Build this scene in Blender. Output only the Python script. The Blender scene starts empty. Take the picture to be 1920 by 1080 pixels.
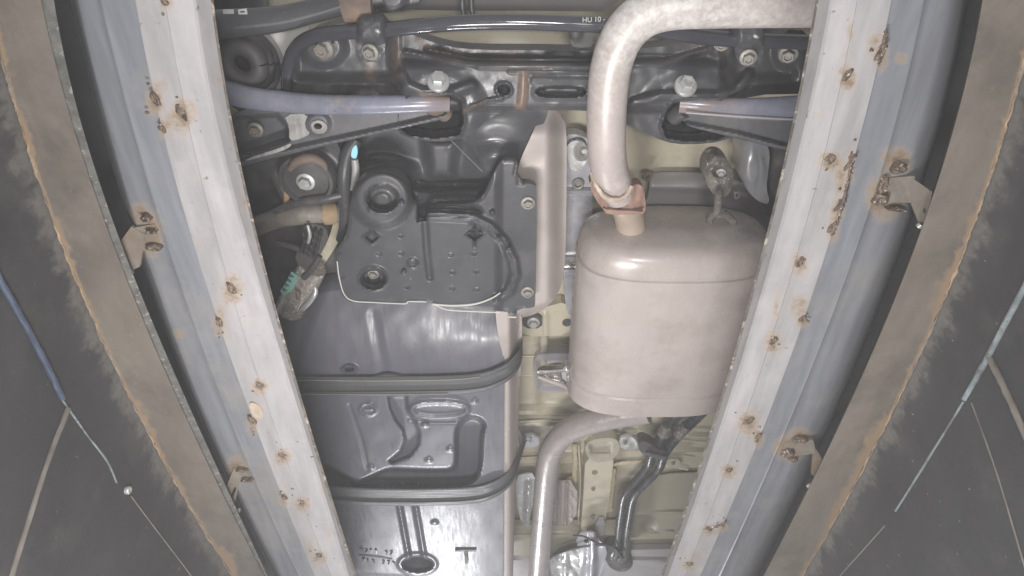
import bpy, bmesh, math, random
import numpy as np
from mathutils import Vector, Matrix
from mathutils.geometry import delaunay_2d_cdt
random.seed(4); np.random.seed(4)
SC = bpy.context.scene
COL = SC.collection

# ------------------------------------------------------------ camera
F = 1250.0                       # focal length for a frame 1920 wide
TILT = math.radians(37.3)        # lens tilted from straight up towards the car's front
ST, CT = math.sin(TILT), math.cos(TILT)
cam = bpy.data.objects.new('camera', bpy.data.cameras.new('camera'))
COL.objects.link(cam)
cam.data.sensor_width = 36.0
cam.data.lens = 36.0 * F / 1920.0
cam.data.clip_start = 0.01
cam.data.clip_end = 200.0
cam.matrix_world = Matrix(((1, 0, 0, 0), (0, -CT, -ST, 0), (0, ST, -CT, 0), (0, 0, 0, 1)))
SC.camera = cam

# ------------------------------------------------------------ world, lamps, exposure
w = bpy.data.worlds.new('World'); SC.world = w; w.use_nodes = True
w.node_tree.nodes['Background'].inputs[0].default_value = (0.95, 0.96, 1.0, 1)
w.node_tree.nodes['Background'].inputs[1].default_value = 0.52

def area(name, loc, target, size, power, col):
    d = bpy.data.lights.new(name, 'AREA'); d.shape = 'RECTANGLE'; d.size = size; d.size_y = size*.3; d.energy = power; d.color = col
    o = bpy.data.objects.new(name, d); COL.objects.link(o); o.location = loc
    o.rotation_euler = (Vector(target) - Vector(loc)).to_track_quat('-Z', 'Y').to_euler()
    return o
area('lamp_near', (-0.10, 0.66, -0.12), (0.0, 0.90, 1.0), 0.30, 11.5, (1.0, 0.97, 0.95))
area('lamp_camera', (0.08, -0.12, -0.40), (0.05, 0.45, 1.1), 0.24, 9.0, (1.0, 0.98, 0.96))
area('lamp_far', (-0.36, 2.95, 0.28), (-0.15, 1.7, 1.0), 0.30, 15.0, (0.96, 0.97, 1.0))
SC.view_settings.view_transform = 'Standard'
SC.view_settings.look = 'None'
SC.view_settings.exposure = 0.1
SC.view_settings.gamma = 1.0
SC.cycles.max_bounces = 6
SC.cycles.use_denoising = True

# ------------------------------------------------------------ helpers
def W(px, py, z):
    """the point of the level z that is seen at a point of the frame: used to measure the place off the photograph"""
    u = (px - 960.0) / F; v = (540.0 - py) / F
    s = z / (CT + v * ST)
    return np.stack(np.broadcast_arrays(s * u, s * (ST - v * CT), z), -1)

def dist(py, z):
    return z / (CT + (540.0 - py) / F * ST)

def rad(wpx, py, z):
    return wpx * 0.5 / F * dist(py, z)

def ss(a, b, x):
    t = np.clip((x - a) / (b - a), 0, 1); return t * t * (3 - 2 * t)

def dpoly(X, Y, pts, closed=False):
    p = np.array(pts, float); q = np.roll(p, -1, 0)
    if not closed: p, q = p[:-1], q[:-1]
    best = np.full(X.shape, 1e9)
    for (ax, ay), (bx, by) in zip(p, q):
        dx, dy = bx - ax, by - ay; L = dx * dx + dy * dy + 1e-9
        t = np.clip(((X - ax) * dx + (Y - ay) * dy) / L, 0, 1)
        best = np.minimum(best, np.hypot(X - ax - t * dx, Y - ay - t * dy))
    return best

def inside(X, Y, pts):
    p = np.array(pts, float); q = np.roll(p, -1, 0)
    r = np.zeros(X.shape, bool)
    for (ax, ay), (bx, by) in zip(p, q):
        if ay == by: continue
        c = (ay > Y) != (by > Y)
        r ^= c & (X < (bx - ax) * (Y - ay) / (by - ay) + ax)
    return r

def region(X, Y, pts, soft):
    """1 well inside the outline, 0 outside it, a soft flank between"""
    d = dpoly(X, Y, pts, True); d = np.where(inside(X, Y, pts), d, -d)
    return ss(-soft, soft, d)

def groove(X, Y, pts, width, soft):
    return 1 - ss(width * .5 - soft, width * .5 + soft, dpoly(X, Y, pts))

def disc(X, Y, cx, cy, rx, ry, soft):
    d = (1 - np.hypot((X - cx) / rx, (Y - cy) / ry)) * min(rx, ry)
    return ss(-soft, soft, d)

def ring(X, Y, cx, cy, rx, ry, width, soft):
    d = np.abs(1 - np.hypot((X - cx) / rx, (Y - cy) / ry)) * min(rx, ry)
    return 1 - ss(width * .5 - soft, width * .5 + soft, d)

def noise2(X, Y, scale, seed=0):
    rs = np.random.RandomState(seed); out = np.zeros(X.shape)
    for k in range(7):
        a = rs.uniform(0, 2 * math.pi); f = 2 * math.pi / scale * rs.uniform(.5, 1.8)
        out += np.sin((X * math.cos(a) + Y * math.sin(a)) * f + rs.uniform(0, 6.28))
    return out / 7

def chaikin(pts, n=2, closed=True):
    p = [tuple(map(float, q)) for q in pts]
    for _ in range(n):
        o = []
        m = len(p)
        for i in range(m if closed else m - 1):
            a, b = p[i], p[(i + 1) % m]
            o.append(tuple(.75 * u + .25 * v for u, v in zip(a, b))); o.append(tuple(.25 * u + .75 * v for u, v in zip(a, b)))
        if not closed: o = [p[0]] + o + [p[-1]]
        p = o
    return p

def spline(pts, n=10):
    p = [np.array(q, float) for q in pts]
    p = [2 * p[0] - p[1]] + p + [2 * p[-1] - p[-2]]
    out = []
    for i in range(1, len(p) - 2):
        for k in range(n):
            t = k / n
            out.append(.5 * ((2 * p[i]) + (-p[i-1] + p[i+1]) * t + (2*p[i-1] - 5*p[i] + 4*p[i+1] - p[i+2]) * t*t + (-p[i-1] + 3*p[i] - 3*p[i+1] + p[i+2]) * t**3))
    out.append(p[-2]); return out

WORLD = {}
def thing(name, label, cat, at, group=None):
    o = bpy.data.objects.new(name, None); COL.objects.link(o)
    o.empty_display_size = .05
    o.location = [float(c) for c in at]; o['label'] = label; o['category'] = cat
    if group: o['group'] = group
    WORLD[o.name] = np.array([float(c) for c in at]); return o

def link(name, me, parent, centre):
    o = bpy.data.objects.new(name, me); COL.objects.link(o)
    WORLD[o.name] = np.array(centre, float)
    if parent:
        o.parent = parent; o.location = [float(c) for c in (WORLD[o.name] - WORLD[parent.name])]
    else: o.location = [float(c) for c in centre]
    return o

def mesh(name, V, Fs, mat, parent=None, sharp=35, attrs=None, centre=None):
    V = np.asarray(V, float)
    c = V.mean(0) if centre is None else np.array(centre, float)
    me = bpy.data.meshes.new(name)
    me.from_pydata((V - c).tolist(), [], [list(map(int, f)) for f in Fs])
    if attrs:
        for k, v in attrs.items():
            a = me.attributes.new(k, 'FLOAT', 'POINT'); a.data.foreach_set('value', np.asarray(v, np.float32))
    bm = bmesh.new(); bm.from_mesh(me)
    bmesh.ops.recalc_face_normals(bm, faces=bm.faces)
    bm.to_mesh(me); bm.free()
    for p in me.polygons: p.use_smooth = True
    if sharp < 180: me.set_sharp_from_angle(angle=math.radians(sharp))
    me.materials.append(mat)
    return link(name, me, parent, c)

def tag(o, label=None, cat=None, group=None, kind=None):
    for k, v in (('label', label), ('category', cat), ('group', group), ('kind', kind)):
        if v: o[k] = v
    return o

def relief(name, outline, zf, mat, parent=None, step=4, thick=.004, holes=(), round_=2, sharp=40, attr=None):
    """a pressed or moulded panel: outline and holes on the photograph, height per point from zf, real thickness"""
    loops = [chaikin(outline, round_)] + [chaikin(h, 2) for h in holes]
    pts, edges, faces = [], [], []
    for lp in loops:
        # even spacing along the edge
        res = []
        for i, a in enumerate(lp):
            b = lp[(i + 1) % len(lp)]; L = math.hypot(b[0]-a[0], b[1]-a[1]); n = max(1, int(L / step))
            for k in range(n): res.append((a[0] + (b[0]-a[0])*k/n, a[1] + (b[1]-a[1])*k/n))
        s = len(pts); pts += res; n = len(res)
        edges += [(s + i, s + (i + 1) % n) for i in range(n)]
    A = np.array(loops[0]); x0, y0 = A.min(0); x1, y1 = A.max(0)
    gx, gy = np.meshgrid(np.arange(x0 + step/2, x1, step), np.arange(y0 + step/2, y1, step))
    gx = gx + (np.arange(gx.shape[0]) % 2)[:, None] * step * .5
    ok = inside(gx, gy, loops[0]) & (dpoly(gx, gy, loops[0], True) > step * .45)
    for h in loops[1:]:
        ok &= ~(inside(gx, gy, h)) & (dpoly(gx, gy, h, True) > step * .45)
    allp = pts + list(zip(gx[ok].tolist(), gy[ok].tolist()))
    v, e, f, _, _, _ = delaunay_2d_cdt([Vector(p) for p in allp], edges, [], 1, 1e-4)
    P = np.array([(q.x, q.y) for q in v]); X, Y = P[:, 0], P[:, 1]
    if holes:
        ce = np.array([P[list(q)].mean(0) for q in f]); keep = np.ones(len(f), bool)
        for h in loops[1:]: keep &= ~inside(ce[:, 0], ce[:, 1], h)
        f = [q for q, k in zip(f, keep) if k]
    z = zf(X, Y) if callable(zf) else np.full(len(P), float(zf))
    V = W(X, Y, z); n = len(V)
    T = V.copy(); T[:, 2] += thick
    f = [list(q) for q in f]
    cnt = {}
    for q in f:
        for i in range(len(q)):
            a, b = q[i], q[(i + 1) % len(q)]
            cnt.setdefault((min(a, b), max(a, b)), []).append((a, b))
    side = [(d[0][1], d[0][0], d[0][0] + n, d[0][1] + n) for k, d in cnt.items() if len(d) == 1]
    Fs = f + [[i + n for i in reversed(q)] for q in f] + side
    at = None
    if attr:
        a = attr(X, Y); at = {'rust': np.concatenate([a, a])}
    return mesh(name, np.concatenate([V, T]), Fs, mat, parent, sharp, at)

def tube(name, path, mat, parent=None, sides=20, n=8, flat=1.0, rough=0.0, caps=True, world=False, crust=None):
    """path of (px, py, z, radius) on the photograph, or (x, y, z, radius) in the place"""
    if not world: path = [tuple(W(p[0], p[1], p[2])) + (p[3],) for p in path]
    q = np.array(spline(path, n)); C, R = q[:, :3], np.abs(q[:, 3])
    V, Fs = [], []
    up = np.array([0, 0, 1.0]); prev = None
    for i in range(len(C)):
        t = C[min(i+1, len(C)-1)] - C[max(i-1, 0)]; t = t / (np.linalg.norm(t) + 1e-12)
        if prev is None:
            a = np.cross(t, up)
            if np.linalg.norm(a) < .1: a = np.cross(t, (1, 0, 0))
        else: a = prev - t * np.dot(prev, t)
        a = a / np.linalg.norm(a); prev = a; b = np.cross(t, a)
        for k in range(sides):
            an = 2 * math.pi * k / sides
            r = R[i] * (1 + rough * random.uniform(-1, 1))
            V.append(C[i] + a * math.cos(an) * r + b * math.sin(an) * r * flat)
    m = len(C)
    for i in range(m - 1):
        for k in range(sides):
            Fs.append((i*sides + k, i*sides + (k+1) % sides, (i+1)*sides + (k+1) % sides, (i+1)*sides + k))
    if caps: Fs += [tuple(range(sides)), tuple((m-1)*sides + k for k in range(sides))]
    at = None
    if crust:
        cv = np.interp(np.linspace(0, len(crust)-1, m), np.arange(len(crust)), crust); at = {'rust': np.repeat(cv, sides)}
    return mesh(name, V, Fs, mat, parent, 50, at)

def lathe(prof, seg=24):
    """profile of (radius, z) turned round the vertical"""
    V, Fs = [], []
    for r, z in prof:
        for k in range(seg):
            a = 2 * math.pi * k / seg; V.append((r * math.cos(a), r * math.sin(a), z))
    for i in range(len(prof) - 1):
        for k in range(seg):
            Fs.append((i*seg + k, i*seg + (k+1) % seg, (i+1)*seg + (k+1) % seg, (i+1)*seg + k))
    Fs += [tuple(range(seg)), tuple((len(prof)-1)*seg + k for k in range(seg))]
    return V, Fs

def raw_mesh(name, V, Fs, mat, sharp=35):
    me = bpy.data.meshes.new(name); me.from_pydata([tuple(v) for v in V], [], [tuple(f) for f in Fs])
    bm = bmesh.new(); bm.from_mesh(me); bmesh.ops.recalc_face_normals(bm, faces=bm.faces); bm.to_mesh(me); bm.free()
    for p in me.polygons: p.use_smooth = True
    me.set_sharp_from_angle(angle=math.radians(sharp)); me.materials.append(mat); return me

def bolt_mesh(mat, dish=False):
    """a flanged hexagon bolt of unit flange radius, head pointing down"""
    V, Fs = lathe([(1.0, .25), (1.0, .0), (.95, -.08), (.72, -.16)], 24)
    s = len(V)
    prof = [(.68, -.14), (.68, -.62), (.6, -.72)] + ([(.42, -.72), (.36, -.5)] if dish else [(.3, -.74)])
    V2, F2 = lathe(prof, 6)
    V += V2; Fs += [tuple(i + s for i in f) for f in F2]
    return raw_mesh('bolt', V, Fs, mat, 30)

def put(name, me, parent, px, py, z, size, tilt=(0, 0, 0)):
    o = link(name, me, parent, W(px, py, z)); o.scale = (size,) * 3; o.rotation_euler = tilt
    return o

def box_world(name, lo, hi, mat, parent=None):
    V = [(x, y, z) for x in (lo[0], hi[0]) for y in (lo[1], hi[1]) for z in (lo[2], hi[2])]
    Fs = [(0,1,3,2),(4,6,7,5),(0,4,5,1),(2,3,7,6),(0,2,6,4),(1,5,7,3)]
    return mesh(name, V, Fs, mat, parent, 30)

def loft(name, curves, mat, parent=None, closed=True, n=150, y0=-130, y1=1210, sub=None, attr=None, sharp=30, wob=None):
    """curves: list of (points on the photograph, z[, shift]); a long pressed profile through them"""
    ys = np.linspace(y0, y1, n); rows = []; rx = []
    k = len(curves)
    base = []
    for c in curves:
        p = np.array(c[0], float); co = np.polyfit((p[:, 1] - 540) / 540, p[:, 0], 3)
        x = np.polyval(co, (ys - 540) / 540) + (c[2] if len(c) > 2 else 0)
        base.append((x, c[1]))
    for i in range(k if closed else k - 1):
        a, b = base[i], base[(i + 1) % k]
        m = (sub[i] if sub else 1)
        for j in range(m):
            t = j / m; rows.append((a[0]*(1-t) + b[0]*t, a[1]*(1-t) + b[1]*t))
    if not closed: rows.append(base[-1])
    V = []; PX = []
    for x, z in rows:
        zz = np.full(n, z)
        if wob is not None: zz = zz + wob(x, ys)
        V.append(W(x, ys, zz)); PX.append(np.stack([x, ys], -1))
    m = len(rows); V = np.concatenate(V); PX = np.concatenate(PX)
    Fs = []
    for i in range(m if closed else m - 1):
        j = (i + 1) % m
        for q in range(n - 1): Fs.append((i*n + q, i*n + q + 1, j*n + q + 1, j*n + q))
    if closed: Fs += [tuple(i*n for i in range(m)), tuple(i*n + n - 1 for i in reversed(range(m)))]
    at = {'rust': attr(PX[:, 0], PX[:, 1])} if attr else None
    return mesh(name, V, Fs, mat, parent, sharp, at)

# ------------------------------------------------------------ materials
def M(name, col, rough=.5, metal=0.0, var=.18, vs=9.0, stain=None, samt=.5, sscale=6.0, scut=(.52, .68), speck=None, spk=.62, spscale=120,
      bump=.15, bs=70.0, spec=.5, stretch=None, rust=None, coat=0.0, rvar=.12):
    m = bpy.data.materials.new(name); m.use_nodes = True; nt = m.node_tree; N = nt.nodes; L = nt.links
    b = N['Principled BSDF']
    b.inputs['Metallic'].default_value = metal; b.inputs['Specular IOR Level'].default_value = spec
    b.inputs['Coat Weight'].default_value = coat; b.inputs['Coat Roughness'].default_value = .25
    geo = N.new('ShaderNodeNewGeometry'); pos = geo.outputs['Position']
    if stretch:
        mp = N.new('ShaderNodeMapping'); mp.inputs['Scale'].default_value = stretch; L.new(pos, mp.inputs['Vector']); spos = mp.outputs['Vector']
    else: spos = pos
    def noise(scale, detail, src, rough_=.6):
        t = N.new('ShaderNodeTexNoise'); t.inputs['Scale'].default_value = scale; t.inputs['Detail'].default_value = detail
        t.inputs['Roughness'].default_value = rough_; L.new(src, t.inputs['Vector']); return t.outputs['Fac']
    def rng(src, a, b_, lo=0.0, hi=1.0):
        t = N.new('ShaderNodeMapRange'); t.inputs[1].default_value = a; t.inputs[2].default_value = b_; t.inputs[3].default_value = lo; t.inputs[4].default_value = hi
        L.new(src, t.inputs[0]); return t.outputs[0]
    def mix(fac, a, b_):
        t = N.new('ShaderNodeMix'); t.data_type = 'RGBA'
        if isinstance(fac, float): t.inputs[0].default_value = fac
        else: L.new(fac, t.inputs[0])
        for s, v in ((t.inputs[6], a), (t.inputs[7], b_)):
            if isinstance(v, tuple): s.default_value = v + (1,) if len(v) == 3 else v
            else: L.new(v, s)
        return t.outputs[2]
    n1 = noise(vs, 6, spos)
    c = mix(rng(n1, .3, .7), tuple(x*(1-var) for x in col), tuple(min(1, x*(1+var)) for x in col))
    if stain:
        n2 = noise(sscale, 8, pos, .68)
        t = N.new('ShaderNodeMath'); t.operation = 'MULTIPLY'; t.inputs[1].default_value = samt
        L.new(rng(n2, scut[0], scut[1]), t.inputs[0]); c = mix(t.outputs[0], c, stain)
    if speck:
        n3 = noise(spscale, 3, pos); c = mix(rng(n3, spk, spk + .06), c, speck)
    if rust:
        at = N.new('ShaderNodeAttribute'); at.attribute_name = 'rust'
        n4 = noise(90, 6, pos, .7)
        a = N.new('ShaderNodeMath'); a.operation = 'ADD'; L.new(at.outputs['Fac'], a.inputs[0]); L.new(rng(n4, .3, .7, -.35, .25), a.inputs[1])
        ml = N.new('ShaderNodeMath'); ml.operation = 'MULTIPLY'; ml.use_clamp = True; L.new(a.outputs[0], ml.inputs[0]); L.new(rng(at.outputs['Fac'], 0.02, .3), ml.inputs[1])
        r = N.new('ShaderNodeValToRGB'); e = r.color_ramp.elements
        e[0].position = 0; e[0].color = rust[0] + (1,); e[1].position = 1; e[1].color = rust[1] + (1,)
        L.new(ml.outputs[0], r.inputs[0]); c = mix(rng(ml.outputs[0], 0.0, .55), c, r.outputs[0])
    L.new(c, b.inputs['Base Color'])
    n5 = noise(vs * 2.3, 4, spos)
    L.new(rng(n5, .3, .7, max(.03, rough - rvar), min(1, rough + rvar)), b.inputs['Roughness'])
    if bump:
        n6 = noise(bs, 5, pos); bp = N.new('ShaderNodeBump'); bp.inputs['Strength'].default_value = bump; bp.inputs['Distance'].default_value = .004
        L.new(n6, bp.inputs['Height']); L.new(bp.outputs[0], b.inputs['Normal'])
    return m

RUSTY = ((.44, .345, .25), (.13, .09, .065))
m_plate  = M('galvanized_plate', (.355, .34, .345), .5, .1, .17, 14, stain=(.43, .41, .40), samt=.6, sscale=14, speck=(.17, .12, .09), spk=.665, spscale=60, rust=RUSTY, bump=.08, stretch=(3, .5, 1))
m_chan   = M('galvanized_channel', (.208, .216, .238), .45, .15, .16, 16, stain=(.30, .275, .25), samt=.6, rust=RUSTY, bump=.06, stretch=(4, .4, 1))
m_edge   = M('dirty_cut_edge', (.12, .105, .09), .8, 0, .5, 60, speck=(.35, .3, .25), spk=.58, spscale=90)
m_beam   = M('weathered_steel', (.178, .155, .130), .6, .15, .22, 6, stain=(.098, .084, .073), samt=.9, sscale=5, scut=(.46, .66), speck=(.26, .22, .18), spk=.69, spscale=150, rust=((.23, .18, .135), (.27, .185, .115)), bump=.15, stretch=(2.2, .7, 1))
m_rim    = M('mottled_rim', (.10, .098, .09), .8, 0, .4, 50, speck=(.22, .2, .18), spk=.6, spscale=140, bump=.4)
m_rust   = M('flaky_rust', (.27, .20, .13), .85, 0, .5, 30, stain=(.16, .145, .13), samt=.9, sscale=14, scut=(.45,.6), bump=.6, bs=120)
m_wall   = M('black_wall_panel', (.038, .0375, .039), .65, 0, .2, 6, stain=(.070, .067, .064), samt=.6, sscale=9, speck=(.3, .28, .25), spk=.71, spscale=120, bump=.1, rust=((.085, .082, .08), (.14, .128, .115)))
m_trimb  = M('bluish_trim', (.075, .095, .14), .4, .3, .3, 20)
m_trimr  = M('chipped_pale_trim', (.16, .185, .195), .6, 0, .35, 40, stain=(.1, .1, .1), samt=1, sscale=30, scut=(.55, .6))
m_trims  = M('tan_seam', (.15, .132, .115), .8, 0, .3, 25)
m_slab   = M('dark_slab', (.035, .034, .033), .9)
m_weld   = M('weld_metal', (.15, .115, .09), .5, .45, .5, 60, speck=(.6, .55, .5), spk=.62, spscale=200, bump=.6, bs=200)
m_brk    = M('bracket_steel', (.225, .20, .17), .55, .3, .25, 20, stain=(.27, .185, .11), samt=.8, sscale=16, scut=(.46, .6), bump=.25)
m_bolt   = M('bright_bolt', (.46, .46, .45), .42, .4, .1, 40)
m_boltd  = M('dull_bolt', (.27, .255, .23), .5, .3, .2, 60, stain=(.3, .2, .14), samt=.5, sscale=40)
m_body   = M('beige_underbody_paint', (.51, .465, .355), .38, 0, .07, 5, stain=(.36, .325, .25), samt=.8, sscale=9, spec=.5, bump=.05)
m_bodyd  = M('dusty_underbody', (.42, .385, .30), .5, 0, .12, 6, stain=(.26, .24, .2), samt=.7, sscale=6, bump=.05)
m_seal   = M('seam_sealer', (.62, .53, .36), .6, 0, .15, 40, stain=(.35, .28, .16), samt=.6, sscale=40, bump=.7, bs=90)
m_alu    = M('bare_aluminium', (.62, .62, .61), .34, .5, .08, 20)
m_alub   = M('aluminium_bracket', (.47, .47, .50), .36, .5, .08, 15, stain=(.36, .34, .3), samt=.5, bump=.04)
m_alup   = M('grey_shield', (.40, .38, .385), .5, .2, .08, 10, bump=.05)
m_shield = M('dusty_beige_shield', (.435, .385, .36), .55, .1, .07, 8, stain=(.37, .335, .32), samt=.6, sscale=8, speck=(.6, .56, .53), spk=.70, spscale=60, bump=.08)
m_muff   = M('muffler_steel', (.42, .372, .35), .30, .05, .10, 9, stain=(.27, .22, .19), samt=.7, sscale=7, scut=(.5, .74), speck=(.34, .3, .28), spk=.76, spscale=160, bump=.04, stretch=(1, .6, 1))
m_pipe   = M('exhaust_pipe_steel', (.47, .41, .385), .42, .1, .07, 12, stain=(.68, .65, .62), samt=.3, sscale=20, scut=(.52, .60), speck=(.3, .26, .24), spk=.68, spscale=170, bump=.10, rust=((.66,.63,.60),(.78,.76,.73)))
m_pipel  = M('front_pipe_steel', (.38, .345, .335), .34, .3, .08, 12, stain=(.44, .40, .37), samt=.6, sscale=14, bump=.35, bs=45)
m_flange = M('rusty_flange', (.26, .165, .13), .75, 0, .3, 30, stain=(.22, .13, .1), samt=.6, sscale=25, bump=.4)
m_neck   = M('tan_pipe_neck', (.44, .36, .29), .55, .15, .15, 20, stain=(.5, .36, .24), samt=.6, sscale=16)
m_chrome = M('chrome', (.72, .68, .66), .14, .95, .05, 10, bump=0)
m_hang   = M('dirty_hanger', (.15, .135, .12), .55, .15, .35, 30, speck=(.45, .42, .38), spk=.62, spscale=100, bump=.5)
m_plast  = M('black_plastic_cover', (.060, .060, .066), .42, 0, .10, 8, stain=(.115, .114, .115), samt=.6, sscale=7, speck=(.36, .36, .35), spk=.715, spscale=110, bump=.06)
m_tankd  = M('black_tank_plastic', (.068, .068, .075), .34, 0, .10, 6, stain=(.115, .115, .12), samt=.4, sscale=5, bump=.05)
m_tank   = M('grey_tank_plastic', (.112, .112, .134), .36, 0, .09, 14, stain=(.165, .165, .185), samt=.5, sscale=6, rvar=.10, speck=(.34, .34, .34), spk=.765, spscale=80, bump=.05, stretch=(5, .6, 1))
m_strap  = M('strap_steel', (.085, .085, .09), .5, 0, .10, 12, stretch=(.4, 6, 1))
m_edgel  = M('tan_strap_edge', (.24, .225, .19), .5, 0, .2, 20)
m_frame  = M('black_subframe_paint', (.062, .062, .067), .38, 0, .16, 14, stain=(.16, .12, .10), samt=.6, sscale=11, scut=(.56, .72), speck=(.25, .22, .2), spk=.69, spscale=120, bump=.15, rust=((.185, .140, .115), (.20, .125, .09)))
m_arm    = M('bluish_arm_paint', (.195, .205, .262), .24, 0, .22, 18, stain=(.27, .245, .22), samt=.7, sscale=20, scut=(.55, .64), speck=(.1, .09, .085), spk=.68, spscale=130, bump=.04, rust=((.3, .21, .16), (.24, .14, .09)))
m_armp   = M('dark_arm_plate', (.105, .105, .115), .42, 0, .15, 14, stain=(.17, .165, .155), samt=.6, sscale=10, speck=(.3, .3, .28), spk=.74, spscale=120, bump=.08, stretch=(2, 1, 1))
m_dust   = M('scraped_dusty_paint', (.33, .32, .30), .6, 0, .25, 20, stain=(.15, .15, .15), samt=.8, sscale=20, stretch=(9, 1, 1))
m_bar    = M('gloss_black_bar', (.05, .05, .06), .12, .0, .15, 20, spec=.7, bump=.01)
m_rubber = M('dark_rubber', (.065, .063, .062), .6, 0, .2, 20, speck=(.18, .17, .16), spk=.7, spscale=120, bump=.1)
m_rusta  = M('rust_brown_steel', (.17, .125, .10), .7, 0, .3, 22, stain=(.30, .20, .13), samt=.6, sscale=18, bump=.3)
m_greyp  = M('grey_rear_panel', (.225, .205, .205), .5, 0, .08, 10)
m_white  = M('white_print', (.45, .445, .43), .6, 0, .05, 10, bump=0)
m_teal   = M('teal_label', (.22, .42, .37), .55, 0, .15, 50, bump=0)
m_blue   = M('pale_blue_clip', (.30, .62, .72), .4)
m_ink    = M('dark_ink', (.05, .09, .08), .7)
m_clear  = M('dirty_clear_sleeve', (.32, .29, .255), .25, .1, .4, 60, speck=(.7, .68, .62), spk=.6, spscale=150, bump=.4)
m_lines  = M('brake_line_coating', (.05, .052, .056), .28, 0, .15, 20, stain=(.2, .18, .16), samt=.5, sscale=24)
m_sidep  = M('shaded_grey_beige_panel', (.36, .33, .25), .45, 0, .1, 6, stain=(.30, .275, .21), samt=.6, bump=.03)  # underbody beige with the shade of the recess put into its colour
m_pale   = M('pale_grey_lit', (.60, .59, .55), .5, 0, .06, 6, stain=(.52, .51, .46), samt=.5)  # pale colour stands in for light on the inner panel and cover edges
m_hole   = M('dark_cavity', (.035, .034, .034), .9, 0, .1, 20)

BOLT = bolt_mesh(m_bolt); BOLTD = bolt_mesh(m_boltd, True); NUT = bolt_mesh(m_bolt, True)

# ------------------------------------------------------------ the pit: slab, walls, beams
ZB = .715   # underside of the beams
B3L = [(-25,0),(0,80),(30,200),(65,310),(100,410),(130,500),(150,540),(215,675),(270,790),(320,890),(380,990),(437,1078)]
B2L = [(78,0),(120,190),(160,310),(213,450),(243,540),(292,655),(347,780),(400,892),(445,985),(478,1045),(496,1080)]
B1L = [(102,0),(135,175),(167,280),(222,440),(261,540),(309,660),(366,790),(412,885),(452,975),(502,1080)]
B3R = [(1945,0),(1920,95),(1900,190),(1875,280),(1840,375),(1805,475),(1775,540),(1740,630),(1690,725),(1640,840),(1580,950),(1505,1075)]
B2R = [(1842,0),(1825,90),(1800,210),(1760,340),(1725,430),(1686,540),(1630,670),(1580,785),(1525,910),(1470,1000),(1433,1078)]

slab = mesh('ground', *(lambda V, Fs: (V, Fs))(
    [(x, y, z) for x0, x1 in ((-4, -.50), (.50, 4)) for x in (x0, x1) for y in (-3, 6) for z in (.90, .905)],
    [tuple(o + i for i in f) for o in (0, 8) for f in ((0,1,3,2),(4,6,7,5),(0,4,5,1),(2,3,7,6),(0,2,6,4),(1,5,7,3))]), m_slab)
tag(slab, 'dark floor slab on both sides of the open pit', kind='structure')

def rust_top(pts, seed, span, sgn):
    def f(X, Y):
        p = np.array(pts, float); co = np.polyfit((p[:, 1]-540)/540, p[:, 0], 3)
        d = (X - np.polyval(co, (Y-540)/540)) * sgn
        return np.clip(1 - np.abs(d) / np.maximum(1.5, span * (.8 + 2.2*noise2(X, Y, 150, seed) + 1.3*noise2(X, Y, 40, seed+1) + .7*noise2(X, Y, 15, seed+2))), 0, 1)
    return f

def wall(name, label, B3, sgn, seam_pts, seam_mat, side_seam, side_mat):
    # a vertical wall hanging from the outer edge of the beam down into the pit
    ys = np.linspace(-140, 1220, 160); p = np.array(B3, float)
    co = np.polyfit((p[:, 1]-540)/540, p[:, 0], 3); X = np.polyval(co, (ys-540)/540)
    top = W(X, ys, np.full(160, ZB + .004))
    # straighten the curve where the wall goes on beyond the frame
    zs = [0, .006, .012, .02, .03, .045, .06, .08, .1, .14, .2, .35, .6, 1.0, 1.6]
    V = []; R = []
    for d in zs:
        q = top.copy(); q[:, 2] -= d; q[:, 0] += sgn * .012 * min(1, d / .05); V.append(q)
        nz = noise2(top[:, 1]*900, np.full(160, d*900), 70, 5 + int(sgn)) + .5*noise2(top[:, 1]*900, np.full(160, d*900), 22, 9)
        R.append(np.clip((1 - d / (.030 * (1.1 + .9*nz))), 0, 1) * .8)
    V0 = np.concatenate(V); n = 160; m = len(zs)
    V1 = V0.copy(); V1[:, 0] += sgn * .05
    Fs = []
    for i in range(m-1):
        for k in range(n-1):
            a = (i*n+k, i*n+k+1, (i+1)*n+k+1, (i+1)*n+k); Fs.append(a); Fs.append(tuple(j + m*n for j in reversed(a)))
    for k in range(n-1): Fs.append((k, k+m*n, k+1+m*n, k+1)); b = (m-1)*n; Fs.append((b+k, b+k+1, b+k+1+m*n, b+k+m*n))
    t = thing(name, label, 'wall', W(X[80], 540, ZB - .8) + np.array([0, 0, 0]))
    mesh('wall_panel', np.concatenate([V0, V1]), Fs, m_wall, t, 40, {'rust': np.concatenate(R + R)})
    xw = lambda y: np.interp(y, top[:, 1], top[:, 0]) + sgn * .012
    def on(px, py):   # the point of the wall seen there
        u = (px-960)/F; v = (540-py)/F; s = .57/abs(u)
        for _ in range(8): s = xw(s*(ST - v*CT)) / u
        return np.array((s*u, s*(ST - v*CT), s*(CT + v*ST)))
    for nm, pts, r, mt in seam_pts:
        P = [on(*q) for q in pts]
        tube(nm, [(p[0] - sgn*r*.4, p[1], p[2], r) for p in P], mt, t, 8, 6, world=True, rough=.12)
    for nm, pts, r, mt in side_seam:
        P = [on(*q) for q in pts]
        tube(nm, [(p[0] - sgn*r*.3, p[1], p[2], r) for p in P], mt, t, 8, 5, world=True, rough=.15)
    return t, on

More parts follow.
